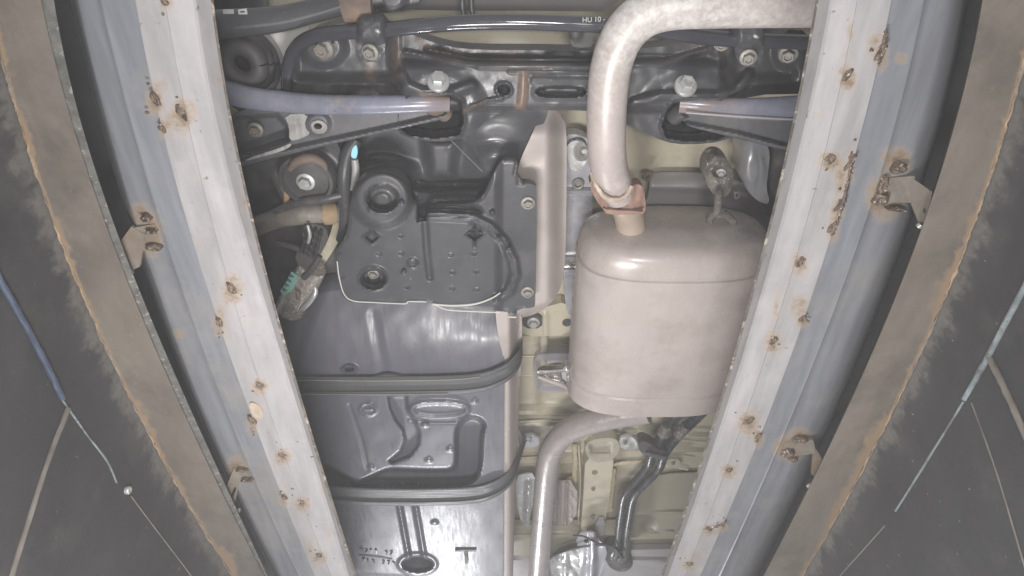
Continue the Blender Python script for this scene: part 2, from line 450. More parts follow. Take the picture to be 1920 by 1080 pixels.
wl, onl = wall('pit_wall', 'black pit wall under the left rusty beam, with a bluish trim and one round fixing', B3L, -1,
    [('trim_strip', [(-30, 470), (0, 530), (40, 600), (80, 675), (115, 748)], .0042, m_trimb),
     ('trim_strip', [(115, 748), (160, 812), (200, 865), (218, 905)], .0016, m_trimr),
     ('trim_strip', [(245, 930), (290, 990), (345, 1062), (365, 1090)], .0011, m_trims)], None,
    [('panel_seam', [(126, 765), (95, 845), (60, 950), (18, 1085)], .0036, m_trims)], None)
wr, onr = wall('pit_wall', 'black pit wall under the right rusty beam, with a chipped pale trim', B3R, 1,
    [('trim_strip', [(1950, 490), (1915, 555), (1880, 620), (1856, 668), (1835, 705), (1810, 748)], .0038, m_trimr),
     ('trim_strip', [(1808, 752), (1765, 822), (1720, 895), (1680, 958)], .0018, m_trimr),
     ('trim_strip', [(1660, 985), (1620, 1030), (1575, 1080)], .0011, m_trims)], None,
    [('panel_seam', [(1858, 672), (1880, 715), (1905, 770), (1940, 850)], .0042, m_trims),
     ('panel_seam', [(1822, 755), (1850, 830), (1880, 920), (1930, 1090)], .0012, m_trims)], None)
q = onl(237, 919)
V, Fs = lathe([(.0065, .0), (.0065, .004), (.005, .006), (.0028, .006), (.0022, .003)], 16)
o = link('wall_fixing', raw_mesh('wall_fixing', V, Fs, m_bolt), wl, q); o.rotation_euler = (0, math.pi/2, 0)

def beam(name, label, B2, B3, B1, sgn):
    t = thing(name, label, 'beam', W((B2[5][0]+B3[5][0])/2, 500, ZB))
    loft('beam_body', [(B2, ZB + .09, -4*sgn), (B2, ZB), (B3, ZB), (B3, ZB + .09)], m_beam, t, True, 170,
         sub=[1, 14, 1, 1], attr=rust_top(B3, 3, 13, -sgn))
    # rust scale that grows along the outer edge
    ys = np.arange(-130, 1210, 9); p = np.array(B3, float); co = np.polyfit((p[:,1]-540)/540, p[:,0], 3)
    path = []
    for y in ys:
        r = .0008 + .0016*max(0, noise2(np.array([y*1.0]), np.array([0.]), 60, 2)[0]) + random.uniform(0, .0007)
        path.append((np.polyval(co, (y-540)/540) + sgn*1.5 + random.uniform(-1.5, 1.5), y, ZB, r))
    tube('rust_scale', path, m_rust, t, 8, 2, rough=.35)
    if B1 is not None:
        loft('beam_rim', [(B2, ZB + .010, 0), (B2, ZB + .004), (B1, ZB + .008), (B1, ZB + .016)], m_rim, t, True, 200,
             wob=lambda x, y: .002*noise2(x, y, 17, 6))
    return t
beam('support_beam', 'rusty brown steel beam on the left beside the pit wall with the bluish trim', B2L, B3L, B1L, -1)
beam('support_beam', 'rusty brown steel beam on the right, orange scale along its outer edge', B2R, B3R, None, 1)

# ------------------------------------------------------------ the rails
ZR = .735
E1 = [(400,0),(415,110),(435,225),(457,325),(479,430),(505,540),(555,705),(600,860),(640,990),(669,1080)]
E2 = [(368,0),(387,130),(417,280),(450,400),(490,540),(541,705),(587,860),(627,990),(655,1080)]
E3 = [(310,0),(332,130),(360,260),(400,425),(433,540),(485,705),(535,860),(590,1000),(622,1080)]
E4 = [(254,0),(280,140),(310,260),(340,380),(388,540),(415,620),(465,760),(525,920),(590,1080)]
E5 = [(187,0),(215,115),(255,260),(282,365),(340,540),(380,650),(415,750),(465,868),(560,1080)]
E6 = [(150,0),(172,130),(212,270),(240,360),(300,540),(345,675),(395,800),(452,930),(530,1080)]
R1 = [(1530,0),(1510,110),(1487,220),(1465,325),(1440,430),(1408,540),(1380,670),(1340,775),(1300,900),(1240,1080)]
R2 = [(1556,0),(1536,110),(1512,220),(1487,325),(1460,430),(1427,540),(1397,670),(1356,775),(1315,900),(1253,1080)]
R3 = [(1606,0),(1588,110),(1560,220),(1535,325),(1508,430),(1473,540),(1440,670),(1398,775),(1350,900),(1285,1080)]
R4 = [(1670,0),(1655,90),(1635,175),(1612,260),(1585,340),(1560,435),(1529,540),(1495,640),(1450,750),(1400,880),(1355,985),(1315,1075)]
R5 = [(1735,0),(1707,110),(1675,240),(1640,370),(1610,450),(1579,540),(1540,650),(1500,750),(1455,840),(1405,955),(1355,1075)]
R6 = [(1775,0),(1752,110),(1722,240),(1685,370),(1655,450),(1620,540),(1578,650),(1540,750),(1490,850),(1440,960),(1385,1075)]

WL = [(343,210,13,22,1),(435,538,11,20,1),(488,720,9,12,.9),(530,852,10,11,.9),(567,940,9,11,.9),(600,1040,9,9,.9),(310,2,9,12,.7)]
WLE = [(291,185,9,18,1),(305,240,5,12,.7),(411,603,7,14,.9),(473,788,7,14,.9),(533,932,6,10,.8)]
WR = [(1588,140,9,18,1),(1556,297,14,13,.9),(1499,490,9,16,.9),(1449,637,9,15,.9),(1403,788,11,15,1),(1366,879,10,10,.9),(1330,990,10,8,.8),(1292,1055,10,8,.8)]
WRX = [(1578,330,26,60,.55),(1572,400,24,50,.6),(1640,80,26,45,.5),(1500,575,28,36,.6),(1410,800,24,26,.5),(1345,995,40,20,.35),(1300,1040,40,30,.3)]
WLX = [(318,230,40,40,.5),(300,165,26,40,.45),(480,770,26,30,.4),(415,585,24,36,.4),(430,560,30,40,.35)]
WRE = [(1652,98,8,20,1),(1594,305,5,22,.9),(1574,385,5,18,.8),(1561,425,7,18,.8),(1505,597,7,10,.9),(1422,818,6,11,1),(1356,983,6,7,.8)]
def halo(ws, extra=()):
    def f(X, Y):
        r = np.zeros(X.shape)
        for x, y, a, b, k in list(ws):
            d = np.hypot((X-x)/(a*2.7), (Y-y-5)/(b*2.3)); r = np.maximum(r, .8*k*np.clip(1.05 - d, 0, 1)**1.2)
        for x, y, a, b, k in extra:
            d = np.hypot((X-x)/a, (Y-y)/b); r = np.maximum(r, k*np.clip(1 - d, 0, 1))
        return r
    return f

def weld_blob(rx, ry, seed):
    rs = np.random.RandomState(seed); V, Fs = [], []; n = 14
    for i, (s, h) in enumerate(((1, 0), (.92, -.25), (.7, -.5), (.4, -.42), (.15, -.2))):
        for k in range(n):
            a = 2*math.pi*k/n; j = 1 + .18*rs.uniform(-1, 1)
            V.append((rx*s*math.cos(a)*j, ry*s*math.sin(a)*j, .0045*h*2*(1+.4*rs.uniform(-1, 1)) + (.002 if i == 0 else 0)))
    for i in range(4):
        for k in range(n): Fs.append((i*n+k, i*n+(k+1)%n, (i+1)*n+(k+1)%n, (i+1)*n+k))
    Fs.append(tuple(4*n+k for k in range(n)))
    return raw_mesh('weld_bead', V, Fs, m_weld, 60)
BLOBS = [weld_blob(.010, .016, s) for s in range(4)]

def rail(label, inner, lip, crease, step, ridge, turn, welds, ewelds, sgn, chan_extra, wide=1.0, px=()):
    t = thing('steel_rail', label, 'rail', W(step[4][0], step[4][1], ZR), 'rails along the pit edge')
    allw = welds + ewelds
    bend = [(p[0] + sgn*12*wide, p[1]) for p in turn]; far = [(p[0] + sgn*20*wide, p[1]) for p in turn]; back = [(p[0] + sgn*14, p[1]) for p in turn]
    rnd = [([(p[0] + sgn*22*wide*math.sin(t), p[1]) for p in turn], ZR + .0125 + .004*t + .062*(1-math.cos(t))) for t in np.linspace(.15, 1.57, 9)]
    loft('cover_plate', [(inner, ZR+.010, sgn*6), (inner, ZR-.015, sgn*5), (lip, ZR-.002), (lip, ZR-.0015, sgn*6), (crease, ZR-.003), (crease, ZR-.0024, sgn*1.3), (step, ZR), (step, ZR+.005), (lip, ZR+.006), (inner, ZR+.012, sgn*9)],
         m_plate, t, True, 260, sub=[1, 6, 1, 12, 1, 14, 1, 1, 1, 1], attr=halo(allw, px), sharp=3, wob=lambda x, y: .0004*noise2(x, y, 170, 2))
    loft('cut_edge', [(inner, ZR+.016, sgn*6), (inner, ZR-.015, sgn*5), (inner, ZR-.0155), (inner, ZR+.014)], m_edge, t, True, 160,
         wob=lambda x, y: .0008*noise2(x, y, 12, 3))
    loft('channel', [(crease, ZR+.02), (crease, ZR+.0065), (step, ZR+.0065), (ridge, ZR+.0075, -sgn*3), (ridge, ZR+.0055), (ridge, ZR+.008, sgn*4), (turn, ZR+.0125)] + rnd + [(back, ZR+.15), (crease, ZR+.15)],
         m_chan, t, True, 220, sub=[1, 2, 8, 1, 1, 5] + [1]*9 + [1, 1, 1], attr=halo(ewelds, chan_extra), sharp=40)
    for i, (x, y, a, b, k) in enumerate(welds + ewelds):
        o = link('weld_bead', BLOBS[i % 4], t, W(x, y, ZR - .001))
        for q in range(3):
            sp = link('weld_spatter', BLOBS[(i + q) % 4], t, W(x + random.gauss(0, a*1.3), y + random.gauss(0, b*1.2), ZR - .0015)); sp.scale = (random.uniform(.1, .22), random.uniform(.08, .14), .3)
        o.scale = (rad(2*a, y, ZR)/.010*.88, rad(2*b, y, ZR)/.016*.85, .6); o.rotation_euler = (0, 0, sgn*.25 + random.uniform(-.3, .3))
    return t
CL = [(280,440,34,60,1),(262,400,28,30,.8),(445,880,30,34,.9),(335,625,22,18,.5)]
CR = [(1680,300,45,34,.9),(1660,370,50,60,1),(1690,110,18,20,.5),(1480,840,40,34,1),(1500,815,34,20,.8)]
CR += []
rs = np.random.RandomState(9)
for dst, inner, step in ((WLX, E1, E4), (WRX, R1, R3)):
    for k in range(22):     # faint rust and dirt smudges spread over the plates, most of them along the edges
        y = rs.uniform(0, 1080); f = rs.choice([rs.uniform(0, .15), rs.uniform(.85, 1), rs.uniform(0, 1)])
        xa = np.interp(y, [p[1] for p in inner], [p[0] for p in inner]); xb = np.interp(y, [p[1] for p in step], [p[0] for p in step])
        dst.append((xa*(1-f) + xb*f, y, rs.uniform(6, 22), rs.uniform(15, 70), rs.uniform(.15, .4)))
rl = rail('welded galvanized rail on the left, pale plate with brown weld spots', E1, E2, E3, E4, E5, E6, WL, WLE, -1, CL, .55, WLX)
rr = rail('welded galvanized rail on the right, overlapping the muffler, rusty weld spots', R1, R2, R3, R4, R5, R6, WR, WRE, 1, CR, 1.8, WRX)
# long ragged weld runs along the step of the right plate
for pts in ([(1597,288),(1592,315),(1586,345),(1577,385),(1569,412),(1559,440)], [(1660,55),(1655,80),(1652,100),(1647,118)]):
    tube('weld_run', [(x + random.uniform(-2, 2), y, ZR + .001, random.uniform(.002, .0045)) for x, y in pts], m_weld, rr, 8, 8, rough=.5)
tube('weld_run', [(1318,992,ZR-.001,.002),(1335,989,ZR-.002,.003),(1350,984,ZR-.001,.0025),(1362,978,ZR,.002)], m_weld, rr, 8, 6, rough=.5)
# cream flake of primer that lifted off the left plate
relief('paint_flake', [(465,752),(487,760),(495,778),(488,786),(474,782)], lambda X, Y: ZR - .003 - .0015*noise2(X, Y, 20, 1), m_neck, rl, 4, .001)

def bracket(label, plate, slot, stub, weldpts, boltp, z0=.742, zs=.755):
    t = thing('angle_bracket', label, 'bracket', W(plate[0][0], plate[0][1], z0), 'brackets between rail and beam')
    cx = sum(p[0] for p in plate)/len(plate); cy = sum(p[1] for p in plate)/len(plate)
    relief('bracket_plate', plate, z0, m_brk, t, 5, .005, holes=[slot] if slot else (), round_=0)
    relief('bracket_foot', stub, lambda X, Y: zs - .012 + .001*noise2(X, Y, 20, 4), m_brk, t, 5, .006, round_=0)
    for i, (x, y, a, b) in enumerate(weldpts):
        o = link('weld_bead', BLOBS[i % 4], t, W(x, y, zs - .014))
        o.scale = (rad(2*a, y, zs)/.010, rad(2*b, y, zs)/.016, 1.4)
    x0, y0, x1, y1 = boltp
    tube('bolt', [(x0, y0, z0 - .001, .0042), (x1, y1, z0 - .002, .0042)], m_bolt, t, 10, 3)
    return t
bracket('slotted angle bracket, upper one on the left, soot round its weld', [(213,470),(246,425),(272,440),(262,500),(232,515)], [(222,492),(230,477),(235,480),(226,497)],
        [(246,428),(290,420),(305,470),(262,470)], [(275,408,10,8),(285,432,12,5),(290,462,16,8)], (233, 512, 247, 510))
bracket('slotted angle bracket, lower one on the left near the frame bottom', [(420,925),(438,878),(452,886),(440,945),(428,958)], [(430,935),(440,912),(444,914),(435,940)],
        [(436,880),(470,876),(478,905),(446,905)], [(455,880,12,4),(465,897,14,4)], (432, 957, 449, 957))
bracket('angle bracket with rusty welds, upper one on the right', [(1712,335),(1748,360),(1738,410),(1728,428),(1708,380)], [(1730,392),(1736,388),(1738,398),(1733,402)],
        [(1650,335),(1715,330),(1722,380),(1640,380)], [(1685,315,16,11),(1650,372,17,14),(1655,345,8,20),(1680,390,20,5)], (1722, 425, 1728, 420))
bracket('angle bracket with burnt welds, lower one on the right', [(1526,835),(1546,868),(1530,895),(1522,890)], None,
        [(1470,830),(1525,825),(1530,850),(1465,860)], [(1500,824,16,7),(1477,848,14,10),(1487,860,10,4)], (1514, 912, 1523, 908), .746)

# ------------------------------------------------------------ car body underside
ub = thing('car_underbody', 'beige painted car floor seen from below, behind tank and muffler', 'car floor', W(1100, 600, 1.22))
def zfloor(X, Y):
    z = np.full(X.shape, 1.22)
    for y, d in ((632, .008), (655, .010), (757, .008), (778, .012), (802, .009), (848, .010), (872, .012)):
        z -= d * groove(X, Y, [(955, y), (1100, y-2)], 9, 4) * (X < 1110)
    z -= .02 * ss(600, 640, Y) * (1 - ss(740, 790, Y)) * (1 - ss(1000, 1020, X))
    z += .03 * region(X, Y, [(1165,905),(1290,885),(1345,900),(1290,1090),(1150,1090)], 12)
    z -= .012 * groove(X, Y, [(1180, 965), (1330, 962)], 8, 4)
    z += .012 * disc(X, Y, 1215, 986, 14, 9, 5)
    z -= .006 * groove(X, Y, [(1210,1003),(1260,995)], 4, 2)
    z -= .008 * groove(X, Y, [(1140,800),(1230,812),(1330,822)], 9, 4)
    z -= .008 * groove(X, Y, [(1150,838),(1330,850)], 8, 4)
    return z
relief('floor_panel', [(100,-150),(1860,-150),(1840,300),(1640,1230),(280,1230)], zfloor, m_body, ub, 7, .004, round_=0)
relief('frame_member', [(1098,850),(1152,850),(1146,905),(1140,960),(1122,1010),(1112,1090),(1080,1090),(1090,985),(1094,930)],
       lambda X, Y: 1.165 + .004*ss(935, 945, Y)*(1-ss(955, 962, Y)) , m_body, ub, 5, .05, holes=[[(1109,883),(1118,880),(1122,888),(1112,892)]], round_=1)
relief('gusset_plate', [(1092,828),(1152,818),(1165,838),(1150,865),(1105,868)], lambda X, Y: 1.155 + .012*region(X, Y, [(1105,832),(1143,830),(1143,848),(1110,850)], 4), m_bodyd, ub, 4, .03)
tube('seam_sealer', [(1144,873,1.195,.006),(1180,867,1.195,.0075),(1230,868,1.195,.006),(1290,880,1.198,.005)], m_seal, ub, 10, 10, .5, rough=.22)
tube('seam_sealer', [(1150,880,1.195,.009),(1147,915,1.195,.008),(1143,958,1.196,.008)], m_seal, ub, 10, 10, .5, rough=.22)
tube('seam_sealer', [(1077,835,1.2,.008),(1079,870,1.2,.007),(1076,905,1.2,.009)], m_seal, ub, 10, 10, .5, rough=.22)
relief('body_rail', [(1055,255),(1080,250),(1112,265),(1112,330),(1110,420),(1104,530),(1085,590),(1056,590),(1060,400)],
       lambda X, Y: 1.175 - .012*sum(groove(X, Y, [(1060, y), (1115, y)], 9, 4) for y in (358, 484, 508)), m_alub, ub, 4, .03)
for x, y in ((1084, 345), (1076, 493), (1096, 284)):
    V, Fs = lathe([(.012, .004), (.012, -.002), (.009, -.004), (.0065, -.003), (.006, .003)], 18)
    link('rail_plug', raw_mesh('rail_plug', V, Fs, m_boltd), ub, W(x, y, 1.170))
relief('rail_clip', [(1061,268),(1095,262),(1105,290),(1092,318),(1070,322),(1064,296)], lambda X, Y: 1.16 + .01*disc(X, Y, 1093, 285, 12, 14, 4), m_alu, ub, 4, .006)
relief('cross_brace', [(970,590),(1080,560),(1080,628),(970,632)], lambda X, Y: 1.185 + .006*noise2(X, Y, 90, 4)*0 - .006*groove(X, Y, [(1022, 590), (1024, 640)], 10, 4), m_body, ub, 4, .03, round_=1)
relief('inner_panel', [(490,50),(585,30),(575,70),(545,105),(545,145),(495,140)], 1.09, m_pale, ub, 5, .004, round_=0)  # paler than the floor, making up for light blocked here
relief('rear_floor', [(770,40),(1350,40),(1350,96),(770,96)], lambda X, Y: 1.09 + .01*noise2(X, Y, 150, 2), m_body, ub, 6, .004, round_=0)
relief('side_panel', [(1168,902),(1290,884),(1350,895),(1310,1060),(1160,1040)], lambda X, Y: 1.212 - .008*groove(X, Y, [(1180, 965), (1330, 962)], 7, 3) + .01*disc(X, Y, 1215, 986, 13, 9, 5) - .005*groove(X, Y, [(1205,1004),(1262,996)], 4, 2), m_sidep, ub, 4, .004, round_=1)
V, Fs = lathe([(.011, .003), (.011, -.001), (.0075, -.003), (.004, -.0015)], 18)
link('rubber_plug', raw_mesh('rubber_plug', V, Fs, m_rubber), ub, W(1063, 605, 1.184))
relief('bolt_pad', [(981,591),(1016,591),(1017,616),(980,616)], 1.172, m_rubber, ub, 4, .01, round_=1)
put('bolt', BOLT, ub, 1000, 605, 1.170, .015)
tube('drain_channel', [(1018,610,1.19,.009),(1020,650,1.188,.009),(1018,690,1.188,.008)], m_bodyd, ub, 12, 6, .5)
relief('grommet_recess', [(1000,685),(1005,665),(1035,662),(1085,664),(1085,735),(1015,737),(1002,725)], lambda X, Y: 1.178 + .012*region(X, Y, [(1008,675),(1085,670),(1085,728),(1012,728)], 6), m_alup, ub, 4, .03)
relief('side_bracket', [(965,818),(1010,815),(1012,838),(985,840),(970,835)], 1.15, m_alub, ub, 4, .008, round_=1)
put('bolt', BOLT, ub, 990, 826, 1.146, .011)
tube('locating_pin', [(968,808,1.14,.008),(970,822,1.14,.013),(969,836,1.14,.008)], m_alu, ub, 14, 5)
for pts, z, mt in (([(1158,822),(1182,816),(1196,830),(1192,846),(1165,842)], 1.16, m_alu), ([(1205,858),(1240,862),(1240,874),(1205,870)], 1.19, m_bodyd),
                   ([(1250,860),(1278,862),(1278,880),(1250,876)], 1.185, m_bodyd), ([(1088,806),(1108,800),(1112,822),(1092,828)], 1.17, m_bodyd),
                   ([(1060,900),(1076,896),(1078,940),(1062,945)], 1.185, m_seal), ([(1118,975),(1136,972),(1130,1012),(1112,1012)], 1.15, m_alup)):
    relief('floor_tab', pts, lambda X, Y, z=z: z + .003*noise2(X, Y, 18, 5), mt, ub, 4, .008, round_=1)
for x, y, z in ((1262, 868, 1.184), (1225, 866, 1.188), (1112, 917, 1.163), (1172, 830, 1.157), (1112, 970, 1.15)):
    put('spot_rivet', BOLTD, ub, x, y, z, .0065)
for pts in ([(972,668,1.195,.003),(1000,668,1.195,.003),(1100,664,1.195,.003)], [(960,702,1.2,.003),(1000,704,1.2,.003)], [(962,792,1.205,.004),(1040,788,1.205,.004),(1130,790,1.205,.004)],
            [(1150,812,1.2,.003),(1230,822,1.2,.003),(1330,828,1.2,.003)], [(1085,835,1.19,.003),(1088,900,1.19,.003),(1084,985,1.19,.003)], [(965,860,1.205,.003),(1010,857,1.205,.003)], [(1186,965,1.208,.0025),(1260,960,1.208,.0025),(1330,962,1.208,.0025)]):
    tube('pressed_bead', pts, m_body, ub, 8, 6)
# rear panel and rods at the top edge
relief('rear_panel', [(680,-60),(1160,-60),(1160,22),(1040,20),(830,20),(690,14)], lambda X, Y: 1.18 + .01*ss(10, 22, Y), m_greyp, ub, 5, .01, round_=1)

sh = thing('heat_shield', 'bright bare aluminium shield left of the front pipe', 'heat shield', W(985, 940, 1.16))
relief('shield_panel', [(967,893),(985,888),(1003,888),(1006,930),(995,960),(993,988),(978,984),(968,940)], lambda X, Y: 1.16 - .01*groove(X, Y, [(992,905),(988,985)], 8, 4), m_alu, sh, 4, .004, round_=1)
sh2 = thing('heat_shield', 'ribbed pale shield right of the front pipe', 'heat shield', W(1065, 940, 1.165))
relief('shield_panel', [(1030,905),(1083,900),(1080,985),(1030,983)], lambda X, Y: 1.165 - .012*groove(X, Y, [(1050,905),(1047,990)], 6, 3) - .012*groove(X, Y, [(1063,905),(1060,990)], 5, 2.5) - .008*np.clip(noise2(X, Y, 9, 7), 0, 1)*(X > 1066), m_shield, sh2, 3, .004, round_=1)
sh3 = thing('heat_shield', 'crumpled white metal shield at the bottom edge beside the pipe', 'heat shield', W(1060, 1055, 1.13))
relief('shield_panel', [(1030,1050),(1050,1038),(1080,1030),(1098,1036),(1100,1060),(1106,1135),(1040,1135)], lambda X, Y: 1.13 + .012*noise2(X, Y, 24, 8) - .012*groove(X, Y, [(1062,1030),(1058,1135)], 8, 3), m_alu, sh3, 3, .004, round_=0)
cm = thing('cross_member', 'dark brown floor cross member behind the front pipe near the bottom', 'cross member', W(1030, 1010, 1.18))
relief('member_panel', [(955,985),(1160,985),(1160,1030),(1110,1050),(955,1040)], lambda X, Y: 1.18 - .015*groove(X, Y, [(950,1008),(1170,1004)], 12, 5), m_bodyd, cm, 4, .02, round_=0)
relief('lower_flange', [(955,1036),(1330,1028),(1330,1095),(955,1095)], lambda X, Y: 1.19 - .012*groove(X, Y, [(950,1050),(1330,1056)], 10, 5), m_alup, cm, 5, .02, round_=0)
cl = thing('pipe_clip_bracket', 'folded grey bracket with bright edges under the wiring at the bottom', 'bracket', W(1108, 1045, 1.13))
relief('bracket_plate', [(1078,1000),(1118,996),(1122,1012),(1140,1030),(1132,1060),(1120,1095),(1085,1095),(1088,1050)], lambda X, Y: 1.12 - .02*groove(X, Y, [(1112,1000),(1108,1095)], 12, 4) + .008*noise2(X, Y, 35, 3), m_alub, cl, 3, .004, holes=[[(1094,1011),(1103,1010),(1104,1018),(1096,1019)]], round_=1)
wi = thing('wire', 'thin grey wire crossing under the floor above the bottom bracket', 'wire', W(1100, 1025, 1.1))
tube('wire_run', [(1040,1040,1.11,.0035),(1075,1028,1.11,.0035),(1130,1022,1.11,.0035),(1165,1034,1.11,.0035)], m_lines, wi, 8, 6)
wi2 = thing('wire', 'dark looped wire above the perforated bracket', 'wire', W(1100, 1010, 1.1))
tube('wire_run', [(1075,1004,1.11,.003),(1095,1006,1.1,.003),(1120,1018,1.1,.003),(1150,1026,1.1,.003),(1166,1046,1.1,.004)], m_rubber, wi2, 8, 6)

# grey shield above the muffler
gs = thing('heat_shield', 'grey aluminium shield on the floor above the muffler end cap', 'heat shield', W(1330, 370, 1.17))
relief('shield_panel', [(1200,400),(1215,372),(1222,328),(1240,324),(1330,326),(1400,345),(1470,380),(1470,470),(1200,470)],
       lambda X, Y: 1.165 + .03*(1-ss(322, 345, Y)) - .006*groove(X, Y, [(1225,350),(1310,352),(1400,372)], 12, 5), m_alup, gs, 4, .006)
relief('spring_clip', [(1206,324),(1228,322),(1222,334),(1218,342),(1208,340)], 1.15, m_rusta, gs, 3, .008, holes=[[(1211,328),(1218,327),(1216,335),(1211,336)]], round_=1)
rb = thing('bump_stop', 'grey moulded block on the right behind the hanger and rail', 'bump stop', W(1410, 315, 1.12))
relief('block_body', [(1390,268),(1420,262),(1445,275),(1440,330),(1436,350),(1445,385),(1420,378),(1395,350),(1385,310)], lambda X, Y: 1.10 - .03*disc(X, Y, 1412, 318, 22, 50, 14), m_alub, rb, 4, .05)
rb2 = thing('wheel_arch_liner', 'black liner in the gap beside the right rail', 'liner', W(1450, 320, 1.15))
relief('liner_panel', [(1428,268),(1540,255),(1520,420),(1440,420),(1424,345)], lambda X, Y: 1.13 + .01*noise2(X, Y, 60, 2), m_rubber, rb2, 6, .01, round_=1)

# ------------------------------------------------------------ rear subframe
POCKL = [(752,196),(770,186),(845,180),(862,190),(866,228),(858,250),(815,256),(768,250),(752,238)]
POCKR = [(1254,205),(1264,194),(1340,190),(1385,205),(1385,240),(1345,258),(1290,262),(1252,255),(1244,236)]
sf = thing('rear_subframe', 'black painted rear subframe spanning the top of the underbody, rusty welds', 'subframe', W(1000, 150, 1.0))
def zsf(X, Y):
    z = np.full(X.shape, 1.01)
    z -= .028 * ss(104, 132, Y + .02*(X < 0)) * (1 - ss(196, 214, Y)) * ss(735, 765, X) * (1 - ss(1345, 1385, X))
    z -= .010 * groove(X, Y, [(760,98),(830,112),(900,122),(1000,123),(1110,124),(1240,118),(1330,92)], 10, 5)
    z += .012 * groove(X, Y, [(800,92),(880,108),(1000,112),(1110,113)], 9, 4)
    z -= .006 * groove(X, Y, [(955,133),(1110,136)], 6, 3) + .005 * groove(X, Y, [(1000,150),(1105,151)], 10, 5)
    # brackets welded over the tube, round the arm mounts
    for po, cx, cy in ((POCKL, 812, 205), (POCKR, 1298, 212)):
        z -= .010 * disc(X, Y, cx, cy, 92, 74, 16)
        z += .075 * region(X, Y, po, 4)
        z -= .006 * np.clip(1 - np.abs(dpoly(X, Y, po, True) - 5) / 6, 0, 1) * (~inside(X, Y, po))
    z -= .016 * groove(X, Y, [(1190,192),(1240,180),(1340,181),(1382,168),(1404,138)], 16, 6) + .016 * groove(X, Y, [(752,140),(762,160),(790,172),(850,172),(885,160)], 16, 6)
    # outer towers that carry the bar
    for x0, x1 in ((545, 750), (1345, 1500)):
        z += .02 * ss(x0, x0+20, X) * (1 - ss(x1-20, x1, X)) * (1 - ss(130, 160, Y))
    z -= .016 * disc(X, Y, 606, 90, 40, 34, 10) + .012 * disc(X, Y, 1355, 85, 26, 26, 9) + .012*disc(X, Y, 1478, 100, 26, 30, 9)
    z -= .008 * groove(X, Y, [(738,70),(742,140)], 20, 8)
    z += .025 * disc(X, Y, 945, 168, 10, 9, 2) - .004 * ring(X, Y, 945, 168, 14, 13, 5, 2)
    z += .025 * region(X, Y, chaikin([(1006,163),(1098,163),(1098,181),(1006,181)], 2), 3)
    z -= .004 * np.clip(1 - dpoly(X, Y, [(1010,172),(1094,172)]) / 18, 0, 1)
    z -= .004 * groove(X, Y, [(982,140),(981,175),(976,203)], 12, 6)
    z -= .006 * groove(X, Y, [(868,212),(885,200),(912,188),(940,184)], 7, 3)
    z += .008 * disc(X, Y, 1055, 104, 28, 14, 5)
    return z + .0012 * noise2(X, Y, 45, 12)
def rsf(X, Y):
    r = np.zeros(X.shape)
    for pts, wd, k in (([(982,142),(981,175),(974,203)], 16, 1.0), ([(868,212),(885,200),(912,188)], 8, .6), ([(742,78),(744,140)], 15, .7),
                       ([(770,65),(820,100),(860,112)], 14, .55), ([(840,95),(880,104)], 14, .5), ([(790,178),(835,186)], 10, .9), ([(693,115),(696,150)], 16, .6),
                       ([(598,95),(606,105)], 14, .6), ([(1345,75),(1360,95)], 14, .55), ([(1240,112),(1320,98)], 10, .35), ([(700,20),(690,40)], 18, .5), ([(1362,135),(1370,150)], 12, .5), ([(920,122),(1000,124)], 7, .3)):
        r = np.maximum(r, .62 * k * np.clip(1.1 - dpoly(X, Y, pts) / wd, 0, 1))
    return r
relief('crossmember_shell', [(548,110),(562,75),(600,50),(680,38),(740,52),(790,72),(840,88),(900,94),(1000,94),(1110,96),(1230,90),(1300,76),(1345,58),(1400,50),(1540,60),(1540,175),(1400,178),(1390,200),(1388,246),(1355,266),(1290,272),(1245,266),(1205,246),(1178,236),(1150,215),(1110,207),(1000,207),(960,204),(915,222),(880,258),(815,268),(755,256),(742,238),(740,205),(705,172),(690,158),(570,160),(545,150)],
       zsf, m_frame, sf, 2.4, .03, round_=1, attr=rsf)
put('bolt', BOLT, sf, 822, 152, .945, .0165, (-.95, 0, .12))
put('bolt', NUT, sf, 1286, 160, .945, .0165, (-.85, 0, .1))
for x, y, s in ((606, 90, .016), (1353, 82, .012), (1478, 102, .014)):
    put('mount_nut', BOLTD, sf, x, y, .985, s, (.3, .2, .4))
relief('sensor_bracket', [(1062,48),(1112,46),(1118,88),(1075,90),(1070,80)], lambda X, Y: .995 - .01*disc(X, Y, 1080, 62, 10, 12, 5), m_rubber, sf, 4, .03, round_=1)

# dark plates behind, at the upper left
tw = thing('wheel_arch_lining', 'dark wheel arch lining at the upper left behind the boot', 'liner', W(470, 160, 1.14))
relief('lining_panel', [(380,-40),(500,-40),(500,50),(512,72),(516,95),(512,130),(545,138),(600,142),(700,140),(760,150),(760,215),(380,230)], lambda X, Y: 1.12 + .02*noise2(X, Y, 90, 3), m_rubber, tw, 6, .01, round_=1)
bt = thing('rubber_boot', 'black ribbed rubber boot at the upper left beside the rail', 'boot', W(470, 100, 1.06))
for k, (r, z) in enumerate(((64, 1.09), (54, 1.06), (43, 1.03), (31, 1.0))):
    c = W(455, 118, z); R = rad(2*r, 118, z); V, Fs = [], []
    tube('boot_fold', [(c[0]+R*math.cos(a), c[1]+R*math.sin(a), z, .014) for a in np.linspace(0, 2*math.pi, 20)], m_rubber if k else m_alup, bt, 10, 3, world=True)
ua = thing('upper_link', 'dark bushed link across the upper left corner with a white sticker', 'suspension link', W(540, 30, 1.0))
tube('link_tube', [(370,50,1.0,.022),(440,44,1.0,.02),(520,36,1.0,.018),(590,20,1.0,.016),(660,4,1.0,.015),(720,-8,1.0,.015)], m_frame, ua, 18, 8)
tube('link_edge', [(440,52,.983,.003),(520,43,.983,.003),(590,27,.985,.003),(645,10,.985,.003)], m_armp, ua, 8, 6)
